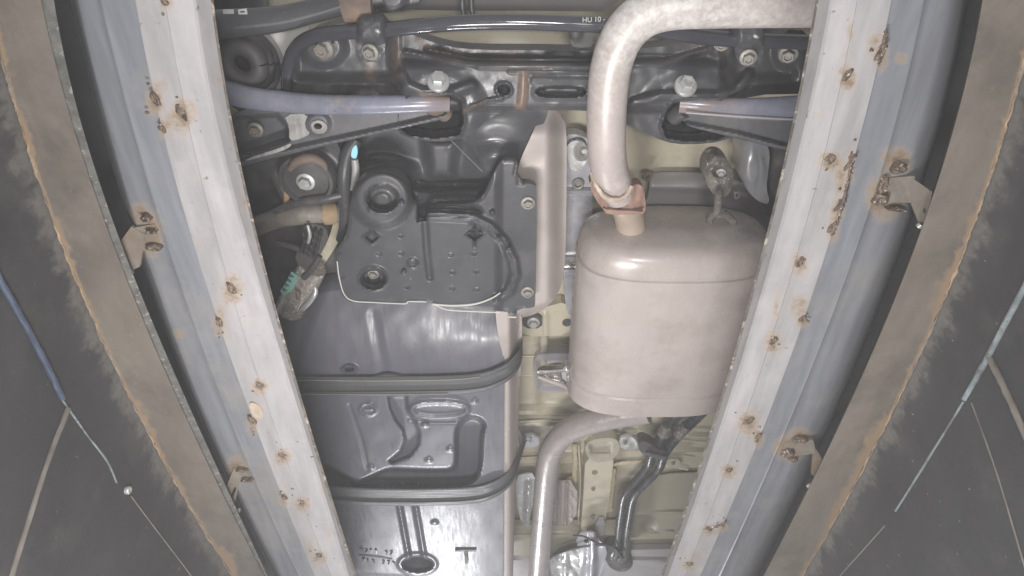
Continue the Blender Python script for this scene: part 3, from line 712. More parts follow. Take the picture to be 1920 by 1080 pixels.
tube('bush_sleeve', [(645,10,.99,.024),(672,8,.99,.025),(700,8,.99,.022)], m_rusta, ua, 18, 5)
relief('sticker', [(418,18),(438,18),(438,26),(418,26)], .972, m_white, ua, 4, .002, round_=0)
relief('sticker', [(446,18),(462,16),(464,27),(447,27)], .972, m_white, ua, 4, .002, holes=[[(449,21),(459,20),(459,24),(449,24)]], round_=0)
relief('link_tab', [(690,-20),(780,-20),(790,14),(740,24),(705,24)], lambda X, Y: 1.0 - .01*disc(X, Y, 735, 0, 25, 20, 8), m_frame, ua, 4, .02, round_=1)

# anti-roll bar
sb = thing('anti_roll_bar', 'glossy black anti-roll bar running across the top of the frame', 'anti-roll bar', W(960, 45, .97))
tube('bar', [(537,162,1.02,.0085),(541,125,1.01,.010),(556,90,1.0,.0105),(590,68,.985,.0105),(650,60,.975,.0105),(720,56,.97,.0105),(780,50,.965,.0105),(860,43,.962,.0105),(960,41,.96,.0105),(1060,44,.96,.0105),(1160,49,.96,.0105),(1250,58,.962,.0105),(1310,68,.966,.0105),(1370,74,.97,.0105),(1440,77,.975,.0105),(1540,80,.98,.0105)], m_bar, sb, 20, 8)
for cx, cy, s, rz in ((696, 78, 1, 0), (1405, 88, .95, .1)):
    def zb(X, Y, cx=cx, cy=cy): return .968 - .018*region(X, Y, [(cx-24,cy-45),(cx+24,cy-45),(cx+24,cy-2),(cx-24,cy-2)], 9) - .004*groove(X, Y, [(cx-25,cy-20),(cx+25,cy-20)], 20, 8) + .0015*noise2(X, Y, 14, 2)
    b = relief('clamp_bracket', [(cx-27,cy-50),(cx+27,cy-50),(cx+28,cy+10),(cx+18,cy+38),(cx-18,cy+38),(cx-28,cy+10)], zb, m_frame, sb, 3, .02, round_=1)
    put('clamp_bolt', BOLTD, sb, cx-2, cy+20, .965, .0125, (.2, .1, .5))
    tube('clamp_tip', [(cx+8,cy-22,.948,.0022),(cx+12,cy-20,.945,.0026),(cx+16,cy-18,.948,.002)], m_bolt, sb, 8, 3)
# white paint mark on the bar
cu = bpy.data.curves.new('bar_print', 'FONT'); cu.body = 'HU 10 -'; cu.size = .0095; cu.extrude = .0002; cu.align_x = 'CENTER'
tmp = bpy.data.objects.new('bar_print', cu); COL.objects.link(tmp); bpy.context.view_layer.update()
me = bpy.data.meshes.new_from_object(tmp); bpy.data.objects.remove(tmp); me.materials.clear(); me.materials.append(m_white)
pr = link('paint_mark', me, sb, W(1113, 41, .946)); pr.rotation_euler = (math.pi, 0, -.05)
fl = []
for i, (a, lab) in enumerate(((870, 'thin grey line running down from the top edge, the left one of the pair'), (887, 'thin grey line running down from the top edge, the right one of the pair'))):
    t = thing('thin_line', lab, 'pipe', W(a, 40, 1.1), 'pair of thin lines above the bar')
    dx = -14 if i == 0 else -4
    tube('line_tube', [(a-4,-30,1.10,.0042),(a-3,10,1.10,.0042),(a,35,1.10,.0042),(a-1,58,1.11,.0042),(a+dx*.5,72,1.12,.0042),(a+dx,80,1.13,.0042)], m_lines, t, 10, 6)

# ------------------------------------------------------------ lateral arms
al = thing('lateral_arm', 'dusty blue-black lateral arm on the left, with bare hole and scraped patch', 'suspension arm', W(640, 210, .96), 'rear lower arms')
def zal(X, Y):
    z = .985 - .0*X
    top = np.interp(X, [400,460,520,600,700,780,840], [150,166,178,186,186,184,186])
    bot = np.interp(X, [400,460,520,600,700,780,840], [186,202,208,212,212,208,206])
    t = np.clip((Y - top) / (bot - top), 0, 1)
    z = z - .032*np.clip(1 - (2*t - 1)**2, 0, 1) - .003*np.exp(-((t-.62)/.12)**2)
    return z
def ral(X, Y): return np.maximum(.75*np.clip(1.1 - dpoly(X, Y, [(740,188),(800,186),(835,192)])/12, 0, 1), .35*np.clip(1-dpoly(X, Y, [(530,190),(700,192)])/7, 0, 1))
tube('arm_tube', [(370,160,.975,.019),(420,172,.975,.0185),(470,184,.975,.0175),(530,191,.975,.0165),(600,196,.975,.0155),(700,197,.975,.0150),(790,195,.977,.0135),(842,195,.985,.012)], m_arm, al, 28, 10, .75, crust=[0,0,.0,.16,.1,.05,.22,.34])
def zap(X, Y):
    z = np.full(X.shape, .995)
    z += .035*region(X, Y, [(430,222),(520,216),(538,236),(540,262),(470,285),(430,290)], 5)
    z -= .014*groove(X, Y, [(430,312),(520,288),(640,262),(760,236),(835,218)], 10, 4)
    z -= .010*disc(X, Y, 596, 232, 22, 20, 6)
    return z
relief('arm_plate', [(420,200),(600,208),(838,205),(836,224),(770,236),(650,264),(540,290),(440,318),(410,315)], zap, m_armp, al, 3, .012, holes=[[(589,232),(597,229),(605,234),(602,242),(594,243),(588,239)]], round_=1)
relief('scraped_patch', [(532,214),(582,214),(584,250),(560,262),(542,264),(543,240)], .992, m_dust, al, 4, .002, round_=1)
relief('hole_boss', [(582,232),(590,226),(604,226),(614,236),(612,248),(598,252),(586,248)], .982, m_dust, al, 3, .004, holes=[[(589,233),(597,230),(605,235),(602,242),(594,243),(588,239)]])
relief('scraped_patch', [(460,298),(530,276),(545,268),(546,274),(530,283),(462,306)], .982, m_dust, al, 4, .002, round_=1)
relief('hole_back', [(580,224),(616,224),(616,252),(580,252)], 1.015, m_hole, al, 6, .003, round_=0)
put('bolt', BOLTD, al, 479, 244, 1.02, .013)
tube('bush_pin', [(805,196,.99,.014),(822,205,1.0,.014),(836,214,1.01,.013)], m_rusta, al, 14, 4)
ar = thing('lateral_arm', 'dark lateral arm on the right, painted edge highlight, running behind the rail', 'suspension arm', W(1390, 210, .96), 'rear lower arms')
def zar(X, Y):
    top = np.interp(X, [1270,1330,1400,1560], [182,184,188,178]); bot = np.interp(X, [1270,1330,1400,1560], [216,218,224,226])
    t = np.clip((Y - top) / (bot - top), 0, 1)
    return .985 - .03*np.clip(1 - (2*t - 1)**2, 0, 1) - .004*np.exp(-((t-.8)/.08)**2)
tube('arm_tube', [(1274,196,.985,.013),(1330,200,.977,.0145),(1400,204,.975,.0165),(1480,203,.975,.019),(1580,198,.975,.021)], m_arm, ar, 28, 10, .75, crust=[.34,.3,.14,0,0])
tube('edge_highlight', [(1286,211,.966,.0016),(1340,215,.962,.0018),(1400,219,.961,.002),(1500,224,.961,.002)], m_alup, ar, 8, 6)  # pale tube painting the highlight along the arm
relief('arm_plate', [(1280,210),(1400,222),(1560,228),(1560,290),(1470,282),(1400,264),(1300,240),(1282,232)], lambda X, Y: .995 - .012*groove(X, Y, [(1285,234),(1380,252),(1470,276),(1560,285)], 9, 4), m_armp, ar, 3, .012, round_=1)
tube('bush_pin', [(1284,205,1.0,.014),(1270,214,1.01,.014),(1262,222,1.015,.013)], m_rubber, ar, 14, 4)

# ------------------------------------------------------------ left cluster: trailing arm, rods, hose
ta = thing('trailing_arm_bush', 'round black bush with bright centre bolt left of the tank', 'bush', W(575, 340, 1.02))
relief('arm_housing', [(450,318),(520,296),(610,272),(640,268),(636,330),(628,365),(606,378),(560,378),(538,366),(520,340),(490,316)], lambda X, Y: 1.06 - .012*disc(X, Y, 575, 335, 56, 50, 12), m_frame, ta, 4, .04, round_=1,
       attr=lambda X, Y: .55*np.clip(1.1 - dpoly(X, Y, [(545,305),(575,292),(610,308)])/16, 0, 1))
c = W(574, 338, 1.03); 
V, Fs = lathe([(.050, .03), (.050, .004), (.046, -.003), (.041, -.004), (.038, .003), (.030, .003), (.022, -.002), (.012, -.002)], 32)
link('bush_shell', raw_mesh('bush_shell', V, Fs, m_rubber), ta, c)
tube('rust_crescent', [(543,318,1.022,.004),(556,303,1.02,.008),(580,296,1.02,.009),(604,305,1.022,.007),(612,318,1.024,.003)], m_rusta, ta, 10, 6)
put('bolt', BOLT, ta, 573, 341, 1.026, .0165, (0, 0, .3))
rod = thing('brake_cable', 'black sheathed cable rising beside the left edge of the tank', 'cable', W(650, 330, 1.04))
tube('cable_sheath', [(668,262,1.06,.011),(652,290,1.05,.012),(645,330,1.04,.012),(646,370,1.04,.012),(648,420,1.045,.011),(640,450,1.05,.010)], m_frame, rod, 14, 7)
relief('cable_clip', [(661,278),(668,270),(671,285),(668,298),(659,296),(658,288)], 1.0, m_blue, rod, 3, .006, round_=1)
tube('clip_tail', [(665,298,1.02,.006),(667,320,1.02,.007),(664,345,1.02,.006),(659,356,1.02,.003)], m_alup, rod, 10, 5)
rr1 = thing('link_rod', 'dusty rusty rod below the round bush, left of the tank', 'suspension link', W(570, 400, 1.05))
tube('rod_tube', [(470,428,1.07,.018),(520,410,1.06,.018),(560,402,1.05,.020),(605,400,1.06,.020),(660,398,1.09,.018)], M('dusty_rod', (.21, .19, .165), .6, .1, .25, 30, stain=(.3, .25, .18), samt=.5, sscale=25, bump=.3), rr1, 16, 6)
tube('rust_band', [(607,400.5,1.06,.0212),(617,400,1.062,.0213),(627,399.5,1.066,.0213)], M('ochre_rust', (.33, .24, .14), .8, 0, .2, 30), rr1, 18, 4)
tube('upper_edge', [(515,396,1.04,.006),(560,380,1.03,.008),(610,372,1.03,.009),(640,366,1.035,.008)], m_frame, rr1, 12, 5)
lk = thing('tension_link', 'thin curved bracket with an orange rust end beside the bush', 'bracket', W(535, 350, 1.05))
tube('bracket_strip', [(495,310,1.07,.008),(515,325,1.06,.009),(525,350,1.055,.009),(536,375,1.05,.006)], m_frame, lk, 10, 6, .6)
tube('rust_end', [(537,358,1.045,.005),(538,372,1.045,.006),(537,388,1.045,.005)], M('orange_rust', (.42, .27, .14), .7, 0, .3, 30), lk, 10, 4)
dk = thing('inner_arch_panel', 'dark inner arch panel behind the hose on the left', 'liner', W(520, 450, 1.16))
relief('arch_panel', [(430,300),(520,300),(545,360),(545,400),(600,430),(640,470),(650,540),(600,620),(440,640)], lambda X, Y: 1.14 + .02*noise2(X, Y, 80, 6), m_rubber, dk, 6, .02, round_=1)
cb = thing('chassis_strip', 'beige body strip curving between the rod and the black cover', 'body strip', W(620, 460, 1.11))
relief('strip_panel', [(650,392),(642,440),(625,470),(605,500),(592,505),(600,470),(622,430),(632,392)], 1.10, m_body, cb, 4, .006)
cn = thing('wiring_connector', 'black ribbed wiring connector between rod and filler hose', 'connector', W(580, 450, 1.03))
relief('connector_body', [(567,425),(582,417),(612,426),(616,450),(596,486),(580,505),(560,500),(552,478),(568,462)], lambda X, Y: 1.035 - .012*sum(groove(X, Y, [(572+10*k, 424+3*k), (562+9*k, 470+4*k)], 5, 2) for k in range(4)), m_rubber, cn, 3, .04, round_=1)
tube('wire_lead', [(520,455,1.05,.006),(548,462,1.04,.006),(566,470,1.035,.006)], m_rubber, cn, 10, 5)
tube('wire_lead', [(600,480,1.03,.005),(585,505,1.03,.006),(570,520,1.035,.007)], m_rubber, cn, 10, 5)
tube('metal_tab', [(577,422,1.018,.003),(581,440,1.016,.0035),(578,455,1.018,.003)], m_bolt, cn, 8, 4)
fh = thing('filler_hose', 'clear sleeved filler hose with teal label and pale clamp ring', 'hose', W(560, 540, 1.03))
ax0, ax1 = W(590, 500, 1.05), W(548, 572, 1.04)
tube('hose', [tuple(W(588, 500, 1.06)) + (.026,), tuple(W(576, 520, 1.06)) + (.029,), tuple(W(560, 548, 1.06)) + (.030,), tuple(W(545, 578, 1.07)) + (.030,)], m_clear, fh, 22, 6, world=True)
tube('clamp_ring', [(585,528,1.048,.003),(592,545,1.04,.005),(585,560,1.034,.0055),(572,575,1.034,.0055),(562,583,1.04,.004)], m_alu, fh, 10, 5)
relief('label', [(546,510),(560,518),(548,545),(532,556),(525,546),(536,530)], 1.022, m_teal, fh, 4, .002, round_=0)
for i in range(4):
    bx, by = 547 - i*4.6, 517 + i*8.4
    tube('label_print', [(bx - 4, by - 3, 1.0195, .0009), (bx, by, 1.0192, .001), (bx + 4, by + 3, 1.0195, .0009)], m_ink, fh, 6, 3)
    tube('label_print', [(bx - 4, by + 1, 1.0195, .0008), (bx + (i % 2)*3, by + 3, 1.0192, .001)], m_ink, fh, 6, 3)
tube('clamp_screw', [(556,546,1.02,.004),(560,552,1.018,.005),(558,560,1.02,.004)], m_rusta, fh, 8, 3)

# ------------------------------------------------------------ tank, cover, shields
us = thing('heat_shield', 'tall dusty beige shield to the right of the black plastic cover', 'heat shield', W(1030, 420, 1.07))
relief('shield_panel', [(1018,205),(1044,203),(1060,225),(1063,260),(1062,380),(1060,500),(1050,548),(1020,582),(985,596),(950,596),(950,350),(965,345),(975,300),(990,268),(1005,235)],
       lambda X, Y: 1.055 + .045*ss(1022, 1062, X) + .03*(1-ss(205, 260, Y)) + .003*noise2(X, Y, 70, 5) + .05*ss(575, 600, Y+ .35*(X-990)), m_shield, us, 4, .004, attr=None)
ls = thing('heat_shield', 'narrow dusty beige shield along the right edge of the grey tank', 'heat shield', W(955, 850, 1.06))
relief('shield_panel', [(928,570),(978,570),(979,640),(976,700),(972,800),(968,900),(964,1000),(958,1230),(935,1230),(942,900),(944,700),(944,668),(936,640),(931,610)],
       lambda X, Y: 1.012 + .06*ss(952, 976, X) - .004*ss(700,720,Y), m_shield, ls, 4, .004)

ft = thing('fuel_tank', 'grey moulded plastic fuel tank with two straps, lower left of centre', 'fuel tank', W(760, 820, 1.0))
CH = chaikin([(560,850),(600,868),(638,888),(672,907),(672,905),(700,892),(728,880),(745,880),(835,883),(852,878),(857,862),(855,812),(862,793),(878,782),(898,784),(910,797),(903,812),(901,870),(895,896),(875,908),(840,912),(760,911),(690,912),(560,925)], 2)
def ztank(X, Y):
    z = 1.0 + .06*np.clip((715 - Y)/150, 0, 1.15)**1.4 + .03*(1 - ss(0, 60, X - np.interp(Y, [540, 700, 1100], [560, 500, 500])))
    z += .058*region(X, Y, CH, 5)
    z += .020*region(X, Y, [(728,742),(762,742),(764,768),(778,790),(786,812),(784,835),(768,855),(735,868),(730,864),(752,846),(760,825),(756,806),(742,788),(732,766)], 3.5)
    z -= .007*region(X, Y, chaikin([(766,750),(880,750),(880,786),(770,788)], 2), 4) - .006*region(X, Y, chaikin([(775,757),(872,757),(872,778),(778,780)], 2), 4)
    z += .005*groove(X, Y, [(768,786),(800,790),(860,789),(880,780)], 6, 3)
    z -= .008*groove(X, Y, [(749,948),(768,1052)], 7, 3) + .008*groove(X, Y, [(779,948),(797,1052)], 7, 3)
    z += .006*groove(X, Y, [(764,948),(782,1050)], 22, 5)
    z += .030*disc(X, Y, 783, 1058, 27, 14, 3)
    z -= .004*ring(X, Y, 783, 1058, 31, 18, 7, 2.5)
    z -= .012*disc(X, Y, 655, 692, 14, 8, 3) - .016*disc(X, Y, 655, 691, 9, 4.5, 2)
    z += .003*groove(X, Y, [(655,760),(676,820),(690,880)], 5, 3) + .002*groove(X, Y, [(700,590),(710,650),(722,700)], 16, 8)
    z -= .004*ring(X, Y, 690, 768, 15, 11, 3, 1.5) + .004*groove(X, Y, [(682,768),(698,768)], 3, 1.5)
    for x, y in ((797,796),(844,842),(804,863),(890,752),(815,980),(695,877)): z -= .004*disc(X, Y, x, y, 6, 4, 2)
    z += .014*region(X, Y, [(740,925),(720,912),(740,905),(780,905),(810,912),(850,925)], 6)
    z += .012*ss(0, 70, 640 - Y)*ss(800, 930, X)
    z += .006*groove(X, Y, [(605,1075),(640,1078),(760,1084)], 8, 4)
    return z + .0006*noise2(X, Y, 60, 10)
relief('tank_shell', [(440,640),(520,600),(590,550),(650,540),(950,560),(946,600),(938,630),(946,665),(946,700),(944,900),(942,1240),(450,1240)], ztank, m_tank, ft, 2.6, .06, round_=1, sharp=60)
def strap(name, pts, wpx, zoff):
    c = np.array(spline(pts, 12)); V = []; Fs = []
    prof = [(-.5, .006), (-.5, -.003), (-.42, -.006), (-.30, -.006), (-.22, -.001), (.22, -.001), (.30, -.006), (.42, -.006), (.5, -.003), (.5, .006)]
    for x, y, z in c:
        for s, h in prof:
            V.append(W(x, y + s*wpx, z + h - zoff))
    m = len(prof)
    for i in range(len(c)-1):
        for k in range(m): Fs.append((i*m+k, i*m+(k+1)%m, (i+1)*m+(k+1)%m, (i+1)*m+k))
    return mesh(name, V, Fs, m_strap, ft, 25)
s1 = strap('tank_strap', [(470,722,1.0),(560,724,1.0),(700,724,1.0),(840,722,1.0),(900,717,1.0),(935,706,1.0),(958,692,1.005),(974,672,1.03),(980,650,1.08)], 36, .006)
s2 = strap('tank_strap', [(530,916,1.0),(610,926,1.0),(700,932,1.0),(820,932,1.0),(890,928,1.0),(925,918,1.0),(950,902,1.01),(966,880,1.04),(975,850,1.08),(985,818,1.12)], 32, .006)
tube('strap_edge', [(480,713,.987,.0012),(560,713,.987,.0012),(700,714,.987,.0012),(840,712,.987,.0012),(900,707,.987,.0012)], m_edgel, s1, 6, 6)
tube('strap_edge', [(480,739,.987,.001),(560,739,.987,.001),(700,740,.987,.001),(840,739,.987,.0009)], m_edgel, s1, 6, 6)
relief('strap_wing', [(690,710),(712,704),(732,702),(752,706),(768,711)], .992, m_strap, s1, 4, .006, round_=1)
def emboss(txt, px, py, z, size, rot=0.0, mat=None):
    cu = bpy.data.curves.new('emboss', 'FONT'); cu.body = txt; cu.size = size; cu.extrude = .0012; cu.align_x = 'CENTER'
    tmp = bpy.data.objects.new('emboss', cu); COL.objects.link(tmp); bpy.context.view_layer.update()
    me = bpy.data.meshes.new_from_object(tmp); bpy.data.objects.remove(tmp); me.materials.clear(); me.materials.append(mat or m_tank)
    me.transform(Matrix.Scale(1.0, 4, (0, 0, 1))); o = link('embossed_mark', me, ft, W(px, py, z)); o.rotation_euler = (math.pi, 0, rot); return o
for row, y0 in ((0, 1031), (1, 1050)):
    for k in range(7):
        x0 = 674 + k*9.5 + row*4; yy = y0 + k*.9
        q = [(x0, yy - 3, .9993, .0009), (x0 + random.uniform(2, 6), yy + random.uniform(-3, 0), .998, .0018), (x0 + random.uniform(1, 6), yy + 4, .9985, .0016)]
        if k not in (4 - row,): tube('embossed_mark', q, m_tank, ft, 6, 4)
tube('embossed_mark', [(672, 1041, .9985, .0012), (700, 1044, .998, .0014), (735, 1049, .9985, .0012)], m_tank, ft, 6, 4)
emboss('T', 875, 1056, .9972, .10, 0, m_rubber)

ut = thing('tank_saddle', 'glossy black saddle of the tank above the plastic cover', 'tank saddle', W(840, 320, 1.06))
def zut(X, Y):
    z = np.full(X.shape, 1.075)
    z -= .03*region(X, Y, [(798,262),(858,262),(850,335),(805,335)], 14)
    z -= .035*disc(X, Y, 715, 372, 78, 68, 22)
    z -= .025*region(X, Y, [(770,352),(900,352),(905,376),(775,378)], 12)
    z -= .03*disc(X, Y, 925, 310, 44, 30, 20) + .03*disc(X, Y, 705, 318, 62, 18, 12)
    z += .02*disc(X, Y, 830, 345, 70, 10, 8)
    z -= .018*disc(X, Y, 935, 250, 70, 40, 28)
    z += .03*(1-ss(655, 690, X))
    return z
relief('saddle_shell', [(650,262),(700,240),(760,232),(880,240),(960,195),(1030,200),(1025,222),(1003,260),(985,300),(978,350),(978,420),(780,430),(650,430),(646,330)], zut, m_tankd, ut, 4, .04, sharp=60)
tube('breather_line', [(845,262,1.04,.001),(875,292,1.035,.001),(905,322,1.03,.001)], m_armp, ut, 6, 4)
pc = thing('plastic_cover', 'matt black plastic undercover with holes, raised ring and curved rib', 'cover', W(820, 470, .985))
def zpc(X, Y):
    z = np.full(X.shape, .99)
    z -= .03*disc(X, Y, 716, 372, 54, 52, 10)
    z += .028*disc(X, Y, 717, 373, 28, 24, 4)
    z -= .006*ring(X, Y, 717, 373, 29, 25, 5, 2) + .006*disc(X, Y, 717, 374, 15, 13, 4)
    z -= .004*ring(X, Y, 700, 522, 25, 21, 5, 2) 
    z += .030*disc(X, Y, 700, 523, 22, 18, 3)
    arc = [(800,404),(845,405),(885,408),(918,424),(945,452),(962,488),(966,515),(955,545),(935,560)]
    z -= .014*groove(X, Y, arc, 16, 6) - .004*groove(X, Y, arc, 5, 2)
    z += .022*region(X, Y, [(783,385),(800,385),(800,412),(783,414)], 2)
    z += .014*region(X, Y, [(800,384),(880,382),(900,390),(905,398),(860,396),(800,396)], 4)
    z += .006*groove(X, Y, [(797,420),(800,470),(806,520)], 10, 4)
    for x, y in ((697, 445), (890, 441)):
        dd = np.abs(X-x)/1.25 + np.abs(Y-y)
        z -= .005*np.clip(1 - np.abs(dd - 13)/3.5, 0, 1); z += .008*(dd < 10)
    z -= .010*groove(X, Y, [(890,422),(890,462)], 3.5, 1.2) + .008*groove(X, Y, [(878,437),(902,437)], 3, 1.2)
    for x, y in ((752,443),(845,478),(889,476),(752,475),(711,476),(633,475),(848,511),(893,510),(763,539),(848,541),(893,543),(640,520)): z += .004*disc(X, Y, x, y, 4.5, 2.6, 1.5)
    for x, y in ((757,509),(753,379),(694,393),(935,445),(954,466),(923,398)): z -= .010*disc(X, Y, x, y, 4, 4, 2)
    z -= .004*ring(X, Y, 774, 494, 9, 8, 3, 1.5)
    d = dpoly(X, Y, PCO, True); z += .003*np.clip(1 - d/6, 0, 1) * (X < 985)
    z += .012*ss(925, 945, X)*(1-ss(300, 420, Y)*0)
    z -= .006*groove(X, Y, [(966,325),(972,300)], 7, 3)
    return z
PCO = [(662,352),(682,328),(700,318),(735,318),(758,330),(768,350),(770,376),(783,386),(783,410),(800,412),(800,384),(890,382),(905,370),(922,335),(936,305),(945,299),(970,300),(973,343),(1000,345),(1007,352),(1006,450),(1004,572),(1000,577),(970,580),(968,592),(956,592),(950,583),(830,576),(800,567),(764,567),(757,571),(660,568),(644,558),(636,540),(632,515),(627,490),(630,470),(648,445),(654,415),(656,380)]
relief('cover_panel', PCO, zpc, m_plast, pc, 2.6, .012, round_=1, sharp=60, holes=[[(687,518),(700,510),(713,518),(714,530),(700,538),(687,531)]])
relief('opening_floor', [(668,500),(735,500),(735,548),(668,548)], 1.035, m_tankd, pc, 6, .004, round_=0)
for x, y in ((990, 381), (989, 548)): put('bolt', BOLTD, pc, x, y, .999, .0125, (0, 0, .4))
put('bolt', BOLTD, pc, 700, 514, 1.02, .011)
tube('cover_edge_highlight', [(632,490,.9895,.0012),(636,520,.9895,.0012),(645,551,.9895,.0012),(662,564,.9895,.0012),(700,567,.9895,.0012),(758,569.5,.9895,.0012),(766,565.5,.9895,.0012),(800,566,.9895,.0012)], m_pale, pc, 6, 6)  # pale tubes paint the highlight along the cover's lower edge
tube('cover_edge_highlight', [(811,570.5,.9895,.0018),(850,573,.9895,.0019),(890,570,.9895,.0019),(920,560,.985,.0016),(938,549,.98,.0012)], m_pale, pc, 6, 6)

tube('cover_edge_highlight', [(815,571,.997,.0012),(832,579,.997,.0013),(850,582,.997,.0014),(890,584,.997,.0014),(938,586,.997,.0013)], m_pale, pc, 6, 6)
tube('cover_edge_highlight', [(953,594,.985,.0014),(968,595,.985,.0014)], m_pale, pc, 6, 4)
# ------------------------------------------------------------ exhaust
ex = thing('exhaust_system', 'beige dusty exhaust: big oval muffler with bent pipes at both ends', 'exhaust', (.298, .85, .93))
mu_c = (.298, 1.028); a, b = .176, .098
def sect(y, s, flat=2.9, dz=0):
    out = []
    for k in range(72):
        t = 2*math.pi*k/72; c_, s_ = math.cos(t), math.sin(t)
        out.append((mu_c[0] + a*s*math.copysign(abs(c_)**(2/flat), c_), y, mu_c[1] + dz + (b - a*(1-s)*.9 if s < 1 else b*s)*math.copysign(abs(s_)**(2/flat), s_)))
    return out
st = [(.632, .50), (.634, .62), (.638, .72), (.641, .80), (.645, .87), (.652, .93), (.662, .968), (.676, .99), (.690, 1.0), (.692, .986), (.696, .986), (.698, 1.013), (.705, 1.014), (.712, 1.010), (.76, 1.012), (.83, 1.014), (.90, 1.012), (.972, 1.010), (.985, 1.010), (.987, .988), (.992, .988), (.995, 1.012), (1.02, 1.016), (1.036, 1.022), (1.040, 1.022), (1.042, .99), (1.036, .93), (1.03, .8), (1.028, .5)]
V = []; Fs = []
for y, s in st: V += sect(y, s)
for i in range(len(st)-1):
    for k in range(72): Fs.append((i*72+k, i*72+(k+1)%72, (i+1)*72+(k+1)%72, (i+1)*72+k))
Fs += [tuple(range(72)), tuple((len(st)-1)*72+k for k in range(72))]
mu = mesh('muffler', V, Fs, m_muff, ex, 40)
tube('tail_pipe', [(1160,362,.982,.029),(1148,335,.965,.0295),(1139,295,.95,.0295),(1137,240,.945,.0295),(1139,180,.945,.0295),(1146,125,.945,.0295),(1165,72,.945,.0295),(1200,34,.945,.0295),(1250,15,.945,.0295),(1330,10,.945,.0295),(1450,9,.95,.0295),(1600,8,.955,.0295)], m_pipe, ex, 32, 10, crust=[.12,.05,.0,.1,.16,.22,.34,.38,.36,.34,.26,.1])
tube('neck_pipe', [(1160,366,.99,.026),(1176,392,1.0,.0265),(1182,420,1.012,.0265),(1183,446,1.02,.0265),(1184,460,1.025,.0265)], m_neck, ex, 28, 6)
c0, c1 = W(1184, 442, 1.012), W(1180, 405, 1.0)
tube('weld_collar', [(c0[0] + .0285*math.cos(t), c0[1]-.002, c0[2] + .0285*math.sin(t), .0035) for t in np.linspace(0, 2*math.pi, 16)], m_neck, ex, 8, 3, world=True, rough=.2)
# flange: a thick lobed plate, tilted, between neck and tail pipe
fc = W(1157, 368, .978); ax = Vector(W(1180, 400, 1.0)) - Vector(W(1142, 320, .955)); ax.normalize()
e1 = Vector((1, 0, 0)) - ax * ax.x; e1.normalize(); e2 = ax.cross(e1)
relief('flange', [(1104,338),(1110,362),(1126,388),(1140,399),(1204,401),(1212,394),(1207,352),(1196,344),(1182,350),(1168,338),(1130,330)], lambda X, Y: .950 + .012*ss(335, 402, Y) + .010*ss(1180, 1212, X) + .005*noise2(X, Y, 26, 3), m_flange, ex, 3, .022, round_=1)
relief('flange_rim', [(1128,389),(1140,394),(1206,396),(1207,402),(1140,404)], .954, m_flange, ex, 3, .02, round_=1)
tube('flange_weld', [(1108,322,.95,.003),(1118,348,.942,.004),(1134,368,.938,.0045),(1155,374,.938,.0045),(1174,366,.942,.0045),(1184,348,.948,.004)], m_neck, ex, 8, 6, rough=.25)
tube('front_pipe', [(1215,770,1.03,.029),(1165,778,1.04,.029),(1110,790,1.05,.029),(1065,808,1.055,.029),(1037,838,1.055,.029),(1027,872,1.055,.029),(1022,920,1.055,.029),(1015,1000,1.055,.029),(1006,1110,1.055,.029),(999,1210,1.055,.029)], m_pipel, ex, 32, 10)
# hanger on the muffler cap
hk = tube('hanger_rod', [(1328,428,1.03,.006),(1333,408,1.02,.0065),(1344,396,1.01,.007),(1346,380,1.0,.0065),(1347,362,.99,.006)], m_hang, ex, 12, 6)
tube('hanger_rod', [(1382,430,1.03,.006),(1370,410,1.02,.0065),(1352,397,1.01,.007)], m_hang, ex, 12, 6)
relief('hanger_web', [(1334,405),(1346,394),(1360,402),(1368,412),(1356,408),(1340,410)], 1.018, m_hang, ex, 4, .006, round_=1)
for pts in ([(1318,432,1.02,.004),(1330,441,1.022,.004),(1342,436,1.022,.003)], [(1368,432,1.022,.003),(1380,438,1.022,.004),(1392,430,1.02,.004)]):
    tube('hanger_weld', pts, m_neck, ex, 8, 4, rough=.25)
hg = thing('exhaust_hanger', 'dirty grey rubber exhaust hanger with a shiny bolt, above the muffler', 'hanger', W(1345, 325, 1.03))
relief('hanger_body', [(1330,296),(1345,290),(1362,296),(1374,318),(1376,340),(1368,365),(1352,372),(1338,366),(1324,345),(1318,318)], lambda X, Y: 1.03 - .018*disc(X, Y, 1347, 330, 26, 40, 12) + .016*disc(X, Y, 1350, 322, 13, 9, 3) + .003*noise2(X, Y, 10, 3), m_hang, hg, 3, .035)
put('bolt', BOLT, hg, 1352, 324, 1.022, .0085, (.3, .2, 0))
relief('hanger_ear', [(1376,360),(1386,358),(1388,372),(1376,374)], 1.05, m_hang, hg, 3, .008, holes=[[(1379,363),(1384,362),(1384,369),(1380,370)]], round_=1)
# chromed tab left of the muffler
ct = thing('hanger_bracket', 'shiny chromed bracket sticking out left of the muffler', 'bracket', W(1040, 700, 1.08))
relief('bracket_plate', [(1006,696),(1018,688),(1040,683),(1082,680),(1082,712),(1060,722),(1035,716),(1012,708)], lambda X, Y: 1.08 - .02*groove(X, Y, [(1010,698),(1082,694)], 16, 8) + .012*groove(X, Y, [(1010,706),(1082,706)], 10, 5), m_chrome, ct, 3, .006)
tube('bracket_edge', [(1008,706,1.07,.003),(1030,714,1.07,.004),(1055,722,1.07,.005),(1076,734,1.08,.005)], m_shield, ct, 8, 5)
relief('bracket_block', [(1052,688),(1082,684),(1082,714),(1055,716)], 1.062, m_alub, ct, 3, .02, round_=1)

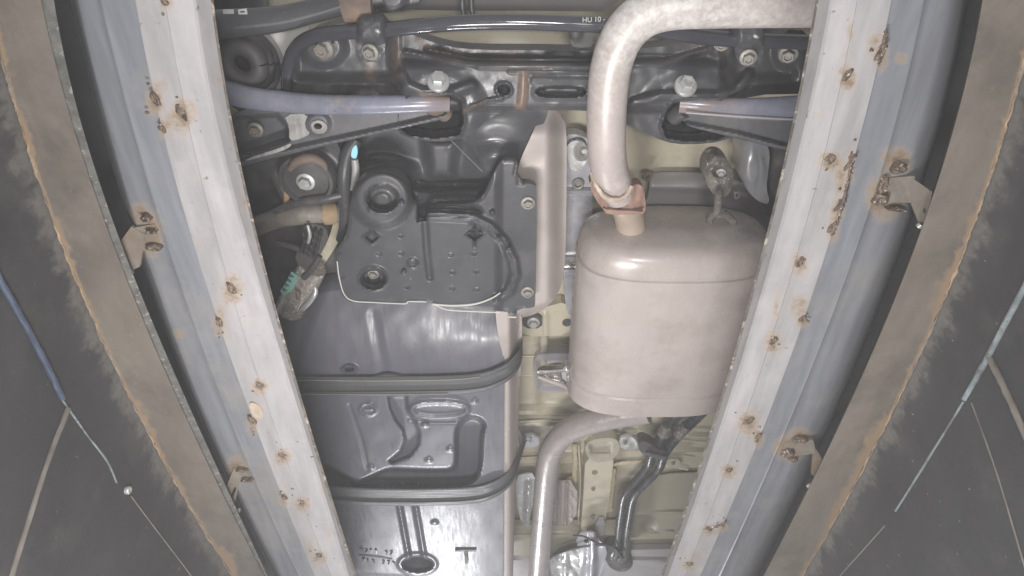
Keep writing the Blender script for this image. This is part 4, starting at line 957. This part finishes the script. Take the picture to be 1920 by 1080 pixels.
# ------------------------------------------------------------ brake lines on the right
bl = [thing('brake_line', 'dark coated brake line right of the floor member, left one of the clipped pair', 'pipe', W(1200, 900, 1.12), 'clipped brake lines'),
      thing('brake_line', 'dark coated brake line right of the floor member, right one of the clipped pair', 'pipe', W(1220, 900, 1.12), 'clipped brake lines')]
tube('line_tube', [(1275,770,1.12,.013),(1252,800,1.12,.015),(1236,828,1.12,.015),(1222,853,1.12,.013),(1216,872,1.12,.0115),(1196,898,1.12,.0115),(1172,926,1.12,.0115),(1165,960,1.12,.0115),(1160,1000,1.12,.0115),(1157,1040,1.125,.0115)], m_lines, bl[0], 14, 8)
tube('line_tube', [(1325,765,1.12,.012),(1298,790,1.12,.014),(1268,820,1.12,.014),(1246,850,1.12,.013),(1236,878,1.12,.0115),(1212,904,1.12,.0115),(1189,930,1.12,.0115),(1181,965,1.12,.0115),(1175,1005,1.12,.0115),(1172,1045,1.125,.0115)], m_lines, bl[1], 14, 8)
tube('dusty_sleeve', [(1252,797,1.112,.0155),(1243,814,1.112,.0158)], m_hang, bl[0], 14, 4)
tube('dusty_sleeve', [(1288,798,1.112,.0145),(1271,816,1.112,.0150)], m_hang, bl[1], 14, 4)
bc = thing('line_clip', 'black plastic clip holding both brake lines', 'clip', W(1228, 850, 1.1))
relief('clip_body', [(1195,832),(1206,826),(1220,832),(1232,842),(1252,846),(1252,858),(1240,864),(1218,856),(1200,848)], lambda X, Y: 1.10 - .012*groove(X, Y, [(1216,850),(1250,858)], 8, 4), m_rubber, bc, 3, .03, round_=1)
jf = thing('line_union', 'cluster of dark unions where the lines and wire meet at the bottom', 'union', W(1160, 1050, 1.1))
relief('union_body', [(1130,1030),(1150,1020),(1180,1030),(1190,1060),(1170,1075),(1140,1065)], lambda X, Y: 1.13 - .01*disc(X, Y, 1165, 1048, 16, 14, 6), m_lines, jf, 3, .03)
put('bolt', BOLTD, jf, 1164, 1050, 1.11, .009)

# ------------------------------------------------------------ haze added to lift the dark tones like lens veil
mh = bpy.data.materials.new('veil_haze'); mh.use_nodes = True
nt = mh.node_tree; nt.nodes.clear()
vo = nt.nodes.new('ShaderNodeVolumePrincipled'); ou = nt.nodes.new('ShaderNodeOutputMaterial')
vo.inputs['Color'].default_value = (.93, .92, .92, 1); vo.inputs['Density'].default_value = 0.054
nt.links.new(vo.outputs[0], ou.inputs['Volume'])
hz = box_world('haze', (-5, -4, -1.9), (5, 7, 1.6), mh); tag(hz, 'thin haze added in the pit to wash out dark tones', kind='stuff')
